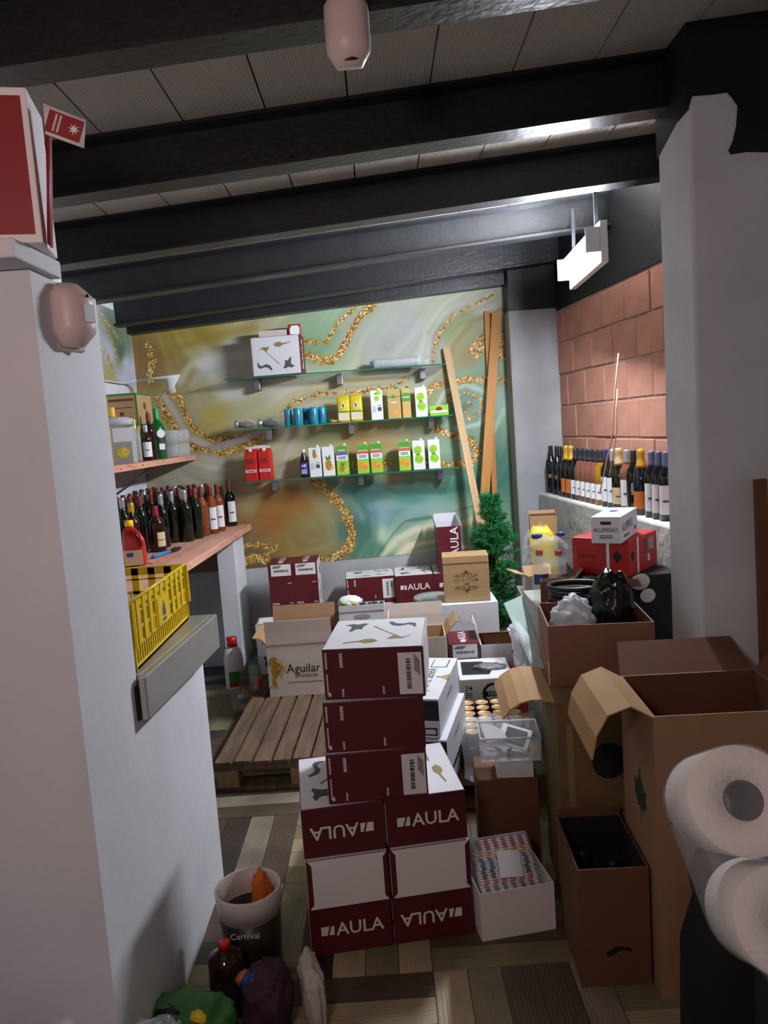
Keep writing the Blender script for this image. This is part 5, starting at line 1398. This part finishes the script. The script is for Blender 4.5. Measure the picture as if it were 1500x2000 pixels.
blob('paper', 'paper_white', wr, (0, 0, 0), (.035, .04, .03), 3, .5, 3, 3, True)
# grey carton with water bottles
gcart = carton_box('grey_carton', 'grey carton under the water bottles beside the hose', 'box', (.70, 3.30, PZ), 0, .165, .42, .66, 'box_grey')
for k, (x, y) in enumerate(((.662, 3.30), (.738, 3.27))):
    wbt = thing('water_bottle', 'clear water bottle with red cap wrapped in plastic', 'bottle', (x, y, .801), 0, 'water bottles')
    B().lathe([(.03, 0), (.036, .005), (.036, .06), (.034, .066), (.036, .072), (.036, .14), (.030, .165), (.015, .19), (.013, .20)], 16).build('body', 'clear_glass', wbt)
    B().lathe([(.016, .198), (.0165, .218), (.015, .22), (0, .22)], 14).build('cap', 'red_plastic', wbt)
    B().lathe([(.0366, .075), (.0366, .12)], 10, 0, None, R(-150), R(-30)).build('label', ('blue_label', 'foil_silver')[k], wbt)
pw = thing('bottle_wrap', 'blue and clear plastic wrap over the water bottles', 'plastic film', (.70, 3.285, .945), 0)
blob('film', 'plastic_wrap', pw, (0, 0, 0), (.09, .055, .07), 6, .3, 3.5); blob('blue_tie', 'blue_label', pw, (-.045, .02, .125), (.022, .015, .012), 3, .5)
blob('blue_tie', 'blue_label', pw, (.06, .02, .13), (.018, .01, .010), 5, .5)
# beer carton with two cans
bcx = open_box('beer_sleeve', 'torn brown beer sleeve with yellow badge holding cans', 'box', (.695, 3.14, .801), R(-8), .13, .07, .12, 'kraft_dark', 'kraft', .003, (('right', [40], .06, 'kraft_dark'),))
patch(bcx, 'badge', rect(-.02, .05, .03, .05), face((0, -.035, 0), (1, 0, 0), (0, 0, 1)), 'tag_yellow')
# black case with red box and foil carton
bk = carton_box('black_case', 'tall black case carrying the red taped box by the near pillar', 'case', (.985, 3.235, 0), R(-3), .38, .37, .935, 'black_matt')
flap_mesh((-.10, -.185, .935), (.02, -.185, .935), (0, -1, 0), [98, 112], .09).build('flap', 'kraft_dark', bk)
B().prism(disc(0, 0, .038, 16), .003, face((.03, -.215, .915), (1, 0, 0), (0, -.35, .94))).build('cut_out', 'kraft_pale', bk)
B().prism(disc(0, 0, .03, 16), .003, face((.055, -.226, .86), (1, 0, 0), (0, -.2, .98))).build('cut_out', 'kraft_pale', bk)
ra = R(-42); RZB = .936
nc = P(1230, 1127, Z=RZB)
rbx = thing('red_taped_box', 'bright red box with white straps and black diamond marks', 'box', nc + rz_off(ra, -.125, .14), ra)
B().box(-.125, .125, -.14, .14, 0, .150).build('body', 'red_box', rbx, .004)
F_ = face((0, -.14, 0), (1, 0, 0), (0, 0, 1)); S_ = face((.125, 0, 0), (0, 1, 0), (0, 0, 1))
B().box(-.126, .126, -.141, .141, 0, .1505, 0, None) if False else None
for M, u in ((F_, .035), (S_, -.055)):
    patch(rbx, 'strap', rect(u, .075, .013, .148), M, 'paper_white')
patch(rbx, 'diamond_mark', [(.075, .05), (.097, .078), (.075, .106), (.053, .078)], F_, 'print_black'); patch(rbx, 'diamond_mark', [(-.105, .055), (-.088, .078), (-.105, .101), (-.122, .078)], S_, 'print_black')
lines(rbx, .07, .014, F_ @ Matrix.Translation((-.055, .075, 0)), 'red_carton')
lines(rbx, .06, .004, F_ @ Matrix.Translation((-.108, .08, 0)) @ RZ(90), 'band_orange')
patch(rbx, 'shipping_label', rect(.075, .105, .05, .05), S_, 'box_grey'); patch(rbx, 'shipping_label', rect(.02, .10, .035, .06), S_, 'red_carton'); patch(rbx, 'shipping_label', rect(.05, .05, .02, .03), S_, 'label_white')
aa = R(-30); AZ = RZB + .1525
ap = P(1214, 1062, Z=AZ)
al = thing('foil_carton', 'white aluminium foil carton with blue lettering on the red box', 'box', ap + rz_off(aa, -.058, .15), aa)
B().box(-.058, .058, -.15, .15, 0, .105).build('body', 'box_white', al, .003)
F_ = face((0, -.15, 0), (1, 0, 0), (0, 0, 1)); S_ = face((.058, 0, 0), (0, 1, 0), (0, 0, 1))
text(al, 'ALUMINIO', .024, F_ @ Matrix.Translation((0, .052, 0)), 'print_black', .0, .85); patch(al, 'mark', rect(0, .08, .04, .012), F_, 'print_black')
lines(al, .05, .004, F_ @ Matrix.Translation((0, .026, 0)), 'print_grey', 2)
text(al, 'ALUMINIO', .050, S_ @ Matrix.Translation((-.04, .058, 0)), 'blue_label', .0, .8); lines(al, .09, .008, S_ @ Matrix.Translation((-.06, .022, 0)), 'blue_label')
patch(al, 'mark', rect(.1, .03, .04, .014), S_, 'blue_label'); patch(al, 'top_print', rect(-.01, .03, .03, .05), face((0, 0, .105), (1, 0, 0), (0, 1, 0)), 'blue_label')
# hose on its carton
carton_box('carton', 'dark carton under the coiled black hose', 'box', (.735, 2.94, 0), R(-2), .26, .18, .85, 'kraft_dark')
hs = thing('coiled_hose', 'coiled black rubber hose lying behind the kraft box', 'hose', (.735, 2.925, .851), 0)
pts = []
for k in range(96):
    a = 2 * math.pi * k / 24; r_ = .098 + .008 * math.sin(a * .37); pts.append((r_ * math.cos(a) * 1.12, r_ * .98 * math.sin(a), .011 + .0175 * k / 24 * 1.25))
B().tube(pts, .0105, 8).build('hose', 'rubber', hs)
# kraft box with bags on the big leaf print box
CAMZ = .70
cm = thing('leaf_print_box', 'tall cardboard box with leafy camouflage print under the kraft box', 'box', (.70, 2.50, 0), R(-4))
B().box(-.19, .19, -.17, .17, 0, CAMZ).build('body', 'kraft_camo', cm, .003)
flap_mesh((-.19, .17, CAMZ), (-.19, -.17, CAMZ), (-1, 0, 0), [75, 88, 104, 122, 140], .19, .005).build('flap', 'kraft_light', cm)
flap_mesh((.19, -.17, CAMZ), (.19, -.085, CAMZ), (1, 0, 0), [84, 90], .18, .005).build('flap', 'kraft_light', cm)
F_ = face((0, -.17, 0), (1, 0, 0), (0, 0, 1)); patch(cm, 'logo_print', disc(-.03, .50, .055, 16, .06), F_, 'print_black'); patch(cm, 'green_stripe', rect(-.15, .45, .02, .35), F_, 'print_olive')
mb = P(1085, 1345, Z=CAMZ + .001)
ma = R(-6)
mbx = open_box('kraft_box', 'reddish kraft box with plastic bags inside on the leafy print box', 'box', (mb.x + .178, mb.y + .175, CAMZ + .001), ma, .345, .33, .205, 'kraft_red', 'kraft_dark', .006)
S_ = face((-.1725, 0, 0), (0, -1, 0), (0, 0, 1)); F_ = face((0, -.165, 0), (1, 0, 0), (0, 0, 1))
for k in range(3): patch(mbx, 'side_print', rect(-.04 + .04 * k, .12 - .02 * k, .03, .035), S_, 'print_grey')
patch(mbx, 'white_tape', rect(.152, .04, .02, .08), S_, 'label_white'); patch(mbx, 'tape', rect(0, .05, .33, .055), F_, 'kraft_red'); patch(mbx, 'small_print', rect(-.02, .03, .05, .018), F_, 'print_brown')
ctr = Vector(mbx.location)
wb_ = thing('white_bag', 'crumpled white plastic bag inside the reddish kraft box', 'bag', ctr + Vector((-.085, -.055, .105)), 0); blob('bag', 'plastic_milky', wb_, (0, 0, 0), (.07, .065, .085), 3, .35, 3.5, 4); blob('filling', 'paper_white', wb_, (.0, 0, .005), (.06, .05, .065), 5, .3)
kb_ = thing('black_bag', 'shiny black rubbish bag bulging out of the reddish kraft box', 'bag', ctr + Vector((.075, .03, .085)), 0); blob('bag', 'black_bag', kb_, (0, 0, 0), (.075, .09, .125), 7, .28, 2.6, 4); blob('knot', 'black_bag', kb_, (.03, -.03, .20), (.02, .02, .03), 2, .5, 3, 2)
# clear ice bucket on a red crate, leaning clear sheet
rcx = carton_box('red_crate', 'dark red crate under the clear ice bucket', 'crate', (.645, 3.72, PZ), R(-3), .135, .16, .235, 'red_carton')
bk_ = thing('ice_bucket', 'frosted plastic beer bucket with blue lettering on the red crate', 'bucket', (.645, 3.72, PZ + .236), 0)
B().lathe([(0, 0), (.05, 0), (.062, .19), (.067, .20), (.064, .20), (.058, .19), (.047, .006), (0, .006)], 20).build('body', 'plastic_milky', bk_)
text(bk_, 'Corona', .045, face((0, -.060, .085), (1, 0, 0), (0, -.06, 1)), 'blue_label', .01)
ac = thing('clear_sheet', 'greenish clear acrylic sheet leaning beside the ice bucket', 'sheet', (.6, 3.3, 0), 0)
A_, B_, C_, D_ = P(984, 1178, Y=3.42), P(1020, 1162, Y=3.52), P(1052, 1262, Y=3.16), P(1038, 1300, Y=3.06)
o0 = Vector((.6, 3.3, 0))
B().sheet([[A_ - o0, B_ - o0], [D_ - o0, C_ - o0]], .004, smooth=False).build('sheet', 'acrylic', ac)
wrp2 = thing('white_plastic', 'crumpled white plastic beside the ice bucket', 'plastic', (.60, 3.56, .42), 0); blob('film', 'plastic_milky', wrp2, (0, 0, 0), (.03, .05, .09), 4, .4)

# small open box in front of the leafy print box
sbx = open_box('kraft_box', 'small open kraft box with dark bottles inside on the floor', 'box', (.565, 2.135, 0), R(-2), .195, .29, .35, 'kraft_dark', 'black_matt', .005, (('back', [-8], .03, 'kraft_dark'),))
F_ = face((0, -.145, 0), (1, 0, 0), (0, 0, 1)); patch(sbx, 'scuff_print', [(-.03, .10), (0, .12), (.04, .115), (.05, .10), (.02, .108), (-.02, .09)], F_, 'black_matt')
for k in range(3): bottle('dark bottle lying low inside the small kraft box', (.53 + .07 * (k % 2), 2.07 + .065 * k, .006), 'bordeaux', 'bottle_dark', 'foil_black', None, (.05, .1), 0, 60, .06, 'bottles in the small kraft box', .9)
# big maple leaf box
bga = R(-3)
bg = open_box('maple_leaf_box', 'big kraft cardboard box with a dark maple leaf print and open flaps', 'box', (.872, 2.085, 0), bga, .40, .33, .80, 'kraft', 'kraft_dark', .006,
              (('left', [60, 110, 150, 168], .26, 'kraft_light'), ('back', [60], .14, 'kraft_dark', .12), ('right', [40], .1, 'kraft_dark')))
S_ = face((-.20, 0, 0), (0, -1, 0), (0, 0, 1))
leaf = [(0, -.09), (.006, -.04), (.035, -.055), (.03, -.035), (.06, -.02), (.05, -.005), (.06, .025), (.035, .02), (.02, .045), (.015, .03), (0, .075), (-.015, .03), (-.02, .045), (-.035, .02), (-.06, .025), (-.05, -.005), (-.06, -.02), (-.03, -.035), (-.035, -.055), (-.006, -.04)]
patch(bg, 'maple_leaf_print', [(u + .02, v + .52) for u, v in leaf], S_, 'dark_leaf'); patch(bg, 'stripe_print', rect(.05, .17, .02, .14), S_, 'kraft_dark')
F_ = face((0, -.165, 0), (1, 0, 0), (0, 0, 1)); text(bg, '35', .06, F_ @ Matrix.Translation((-.14, .52, 0)), 'print_black', .01)
patch(bg, 'arch_print', disc(0, .36, .12, 20), F_, 'print_brown')
# black bag and paper rolls at the front
bp = thing('black_backpack', 'black bag standing on the floor in front of the maple leaf box', 'bag', (.86, 1.70, 0), R(-4))
vs_, fs = [], []; prof_ = [(0, .20, .13), (.02, .215, .14), (.3, .21, .13), (.42, .18, .10), (.48, .12, .05), (.49, .05, .02)]
for z, rx, ry in prof_:
    for q in range(20):
        a = 2 * math.pi * q / 20; c_, s_ = math.cos(a), math.sin(a); vs_.append((rx * math.copysign(abs(c_) ** .6, c_), ry * math.copysign(abs(s_) ** .6, s_), z))
for i in range(len(prof_) - 1):
    for q in range(20): fs.append((i * 20 + q, i * 20 + (q + 1) % 20, (i + 1) * 20 + (q + 1) % 20, (i + 1) * 20 + q))
fs += [tuple(range(19, -1, -1)), tuple((len(prof_) - 1) * 20 + q for q in range(20))]
B().add(vs_, fs, 0, None, True).build('body', 'black_matt', bp)
B().box(-.12, .12, -.155, -.125, .05, .22).build('pocket', 'black_plastic', bp, .01)
B().tube([(-.06, 0, .46), (-.05, 0, .53), (.05, 0, .53), (.06, 0, .46)], .008, 6).build('handle', 'black_plastic', bp)
rs = carton_box('dark_carton', 'dark carton at the front holding up the wrapped paper rolls', 'box', (.80, 1.22, 0), 0, .30, .30, .53, 'black_matt')
ROLL = B().lathe([(.032, -.10), (.085, -.10), (.087, -.098), (.087, .098), (.085, .10), (.032, .10), (.032, -.10)], 36, 0, None, caps=False).mesh('paper', 'paper_roll')
CORE = B().lathe([(.032, -.099), (.032, .099), (.029, .099), (.029, -.099), (.032, -.099)], 24, 0, None, caps=False).mesh('core', 'paper_core')
def roll(label, loc):
    t = thing('paper_roll', label, 'paper roll', loc, rot=(R(62), R(0), R(-8)), group='wrapped paper rolls')
    link('paper', ROLL, t); link('core', CORE, t); return t
r1 = P(1447, 1566, Y=1.22); r2 = P(1538, 1800, Y=1.17)
roll('upper white paper towel roll in the clear wrapped pack', r1 + Vector((.004, .06, -.03)))
roll('lower white paper towel roll in the clear wrapped pack', r2 + Vector((.004, .06, -.03)))
rp = thing('roll_wrap', 'clear plastic film stretched over the paper towel rolls', 'plastic film', (r1.x, 1.2, .53), 0)
def hull_wrap():
    """film drawn tightly round both roll ends"""
    off = Vector(rp.location); M1 = Matrix.Translation(r1 + Vector((.004, .06, -.03)) - off) @ (RZ(-8) @ RX(62)); M2 = Matrix.Translation(r2 + Vector((.004, .06, -.03)) - off) @ (RZ(-8) @ RX(62))
    bm = bmesh.new()
    for M in (M1, M2):
        for z in (-.104, .104):
            for k in range(28):
                a = 2 * math.pi * k / 28; bm.verts.new(M @ Vector((.0895 * math.cos(a), .0895 * math.sin(a), z)))
    bmesh.ops.convex_hull(bm, input=bm.verts)
    bmesh.ops.triangulate(bm, faces=bm.faces); bmesh.ops.subdivide_edges(bm, edges=bm.edges, cuts=3, use_grid_fill=True)
    for v in bm.verts: v.co += Vector((mnoise.noise(v.co * 22), mnoise.noise(v.co * 22 + Vector((5, 0, 0))), mnoise.noise(v.co * 22 + Vector((0, 7, 0))))) * .002
    me = bpy.data.meshes.new('film'); bm.to_mesh(me); bm.free(); me.materials.append(MATS['plastic_wrap']); me.polygons.foreach_set('use_smooth', [True] * len(me.polygons)); link('film', me, rp)
hull_wrap()
# brown board at the right edge, strings on the ledge
o = B().box(-.018, .018, -.01, .01, 0, 1.36).build('wooden_post', 'kraft_dark', None, .002); o.location = P(1492, 1300, Y=2.36) * 1 + Vector((0.02, 0, 0)); o.location.z = 0; o.rotation_euler = (0, R(-1), 0)
tag(o, 'narrow brown wooden post standing against the near right pillar', 'post')
cd_ = thing('hanging_string', 'pale string hanging down the brick wall behind the bottles', 'string', (1.3, 4.2, 1.1), 0)
for a, b2, c2 in (((1208, 690), (1196, 850), (1172, 960)), ((1206, 760), (1204, 850), (1190, 930))):
    q = []
    for px, py in (a, b2, c2):
        d = FPX * _F + (px - 750) * _R + (1000 - py) * _U; pl = w0 + wn * .178; t_ = (pl - _C).dot(wn) / d.dot(wn); q.append(_C + d * t_ - Vector((1.3, 4.2, 1.1)))
    B().tube([q[0], q[0].lerp(q[1], .5) + Vector((0, .01, 0)), q[1], q[1].lerp(q[2], .5), q[2]], .0035, 5).build('strand', 'cord_beige', cd_)

# ================================================================== LEFT FLOOR
bu = thing('paint_bucket', 'white bucket with dark label and orange rag inside', 'bucket', (-.487, 2.175, 0), 0)
B().lathe([(.08, 0), (.092, .20), (.096, .202), (.10, .26), (.097, .262), (.091, .262), (.088, .205), (.078, .008), (0, .008)], 30).build('body', 'bucket_white', bu)
B().lathe([(.0825, .015), (.0925, .185)], 26).build('label', 'bucket_dark', bu)
text(bu, 'Carnival', .026, face((.0, -.0955, .165), (1, 0, 0), (0, 0, 1)), 'print_white', .005)
rag = thing('orange_rag', 'orange rag inside the white bucket', 'rag', (-.455, 2.21, .12), 0); blob('rag', 'orange_stuff', rag, (0, 0, 0), (.03, .03, .085), 4, .4)
dk = thing('dark_sponge', 'dark lump of sponge inside the white bucket', 'sponge', (-.483, 2.155, .01), 0); blob('sponge', 'dark_stuff', dk, (0, 0, 0), (.04, .036, .085), 6, .2)
jr = thing('glass_jar', 'dark round bottle with small red cap beside the bucket', 'bottle', (-.53, 2.005, 0), 0)
B().lathe([(.045, 0), (.05, .01), (.05, .15), (.046, .165), (.02, .18), (.016, .185)], 20).build('body', 'bottle_brown', jr); B().lathe([(.017, .183), (.0175, .205), (.015, .208), (0, .208)], 14).build('cap', 'red_plastic', jr)
B().lathe([(.0505, .04), (.0505, .12)], 12, 0, None, R(-150), R(-30)).build('label', 'label_dark', jr)
def pillow(name, label, cat, loc, dims, m, seed, rz=0.0, extra=()):
    t = thing(name, label, cat, loc, rz); blob('pack', m, t, (0, 0, 0), dims, seed, .20, 2.6, 4, False, .62)
    for k, (n_, em, l_, d_) in enumerate(extra): blob(n_, em, t, l_, d_, seed + k + 3, .25)
    return t
pillow('green_package', 'crumpled green plastic package with yellow print on the floor', 'package', (-.585, 1.83, 0), (.115, .075, .085), 'green_pack', 3, R(-20), (('yellow_print', 'yellow_bag', (.045, -.035, .135), (.024, .016, .022)), ('dark_print', 'black_plastic', (-.05, -.03, .11), (.04, .03, .03)), ('pale_print', 'leaf_green', (.07, -.05, .05), (.02, .02, .03))))
pillow('purple_cloth', 'dark purple cloth bundle between green package and white rag', 'cloth', (-.405, 1.925, 0), (.065, .085, .085), 'cloth_purple', 5, 0, (('blue_fold', 'blue_label', (-.02, .0, .125), (.05, .035, .02)), ('pink_fold', 'band_orange', (-.06, .03, .11), (.03, .03, .018))))
pillow('white_rag', 'dirty white rag lying on the floor beside the purple cloth', 'rag', (-.288, 1.955, 0), (.03, .08, .08), 'cloth_white', 7, R(15), (('rag_corner', 'cloth_white', (.0, .06, .06), (.02, .03, .05)),))
cbg = pillow('clear_bag', 'crumpled clear plastic bag at the foot of the pier', 'bag', (-.58, 1.54, 0), (.085, .05, .175), 'plastic_wrap', 8)
cb2 = pillow('clear_bag', 'clear plastic bag with dark straps in front of the pier', 'bag', (-.80, 1.45, 0), (.13, .07, .205), 'plastic_wrap', 9, 0, (('strap', 'black_plastic', (-.0, -.03, .36), (.06, .02, .025)), ('paper', 'paper_white', (.06, -.04, .35), (.05, .02, .03))))
# behind the counter on the floor: detergent and coloured bag
dt = thing('detergent_bottle', 'white detergent bottle with red cap and green label under the shelf', 'bottle', (-1.025, 4.78, 0), R(10))
b_ = B(); b_.lathe([(.05, 0), (.06, .01), (.06, .20), (.05, .26), (.03, .29)], 18, 0, Matrix.Scale(.6, 4, (0, 1, 0))).build('body', 'plastic_white', dt); B().lathe([(.032, .285), (.033, .34), (.02, .345), (0, .345)], 14).build('cap', 'red_plastic', dt)
patch(dt, 'label', rect(0, .09, .07, .07), face((0, -.037, 0), (1, 0, 0), (0, 0, 1)), 'leaf_green'); patch(dt, 'label_stripe', rect(0, .04, .07, .03), face((0, -.037, 0), (1, 0, 0), (0, 0, 1)), 'red_plastic')
pillow('coloured_bag', 'crumpled plastic bag printed red and green on the floor by the pallet', 'bag', (-.80, 4.33, PZ), (.038, .09, .09), 'plastic_wrap', 4, 0, (('green_print', 'juice_green', (.0, -.03, .03), (.03, .03, .07)), ('red_print', 'red_plastic', (.015, -.06, .02), (.025, .03, .04)), ('dark_print', 'blue_label', (-.02, .03, .02), (.03, .04, .08))))
pillow('clear_wrapper', 'small clear wrapper with white card on the floor by the half wall', 'wrapper', (-.93, 4.42, 0), (.05, .07, .05), 'plastic_wrap', 6, 0, (('card', 'paper_white', (.01, -.01, .06), (.02, .02, .015)),))
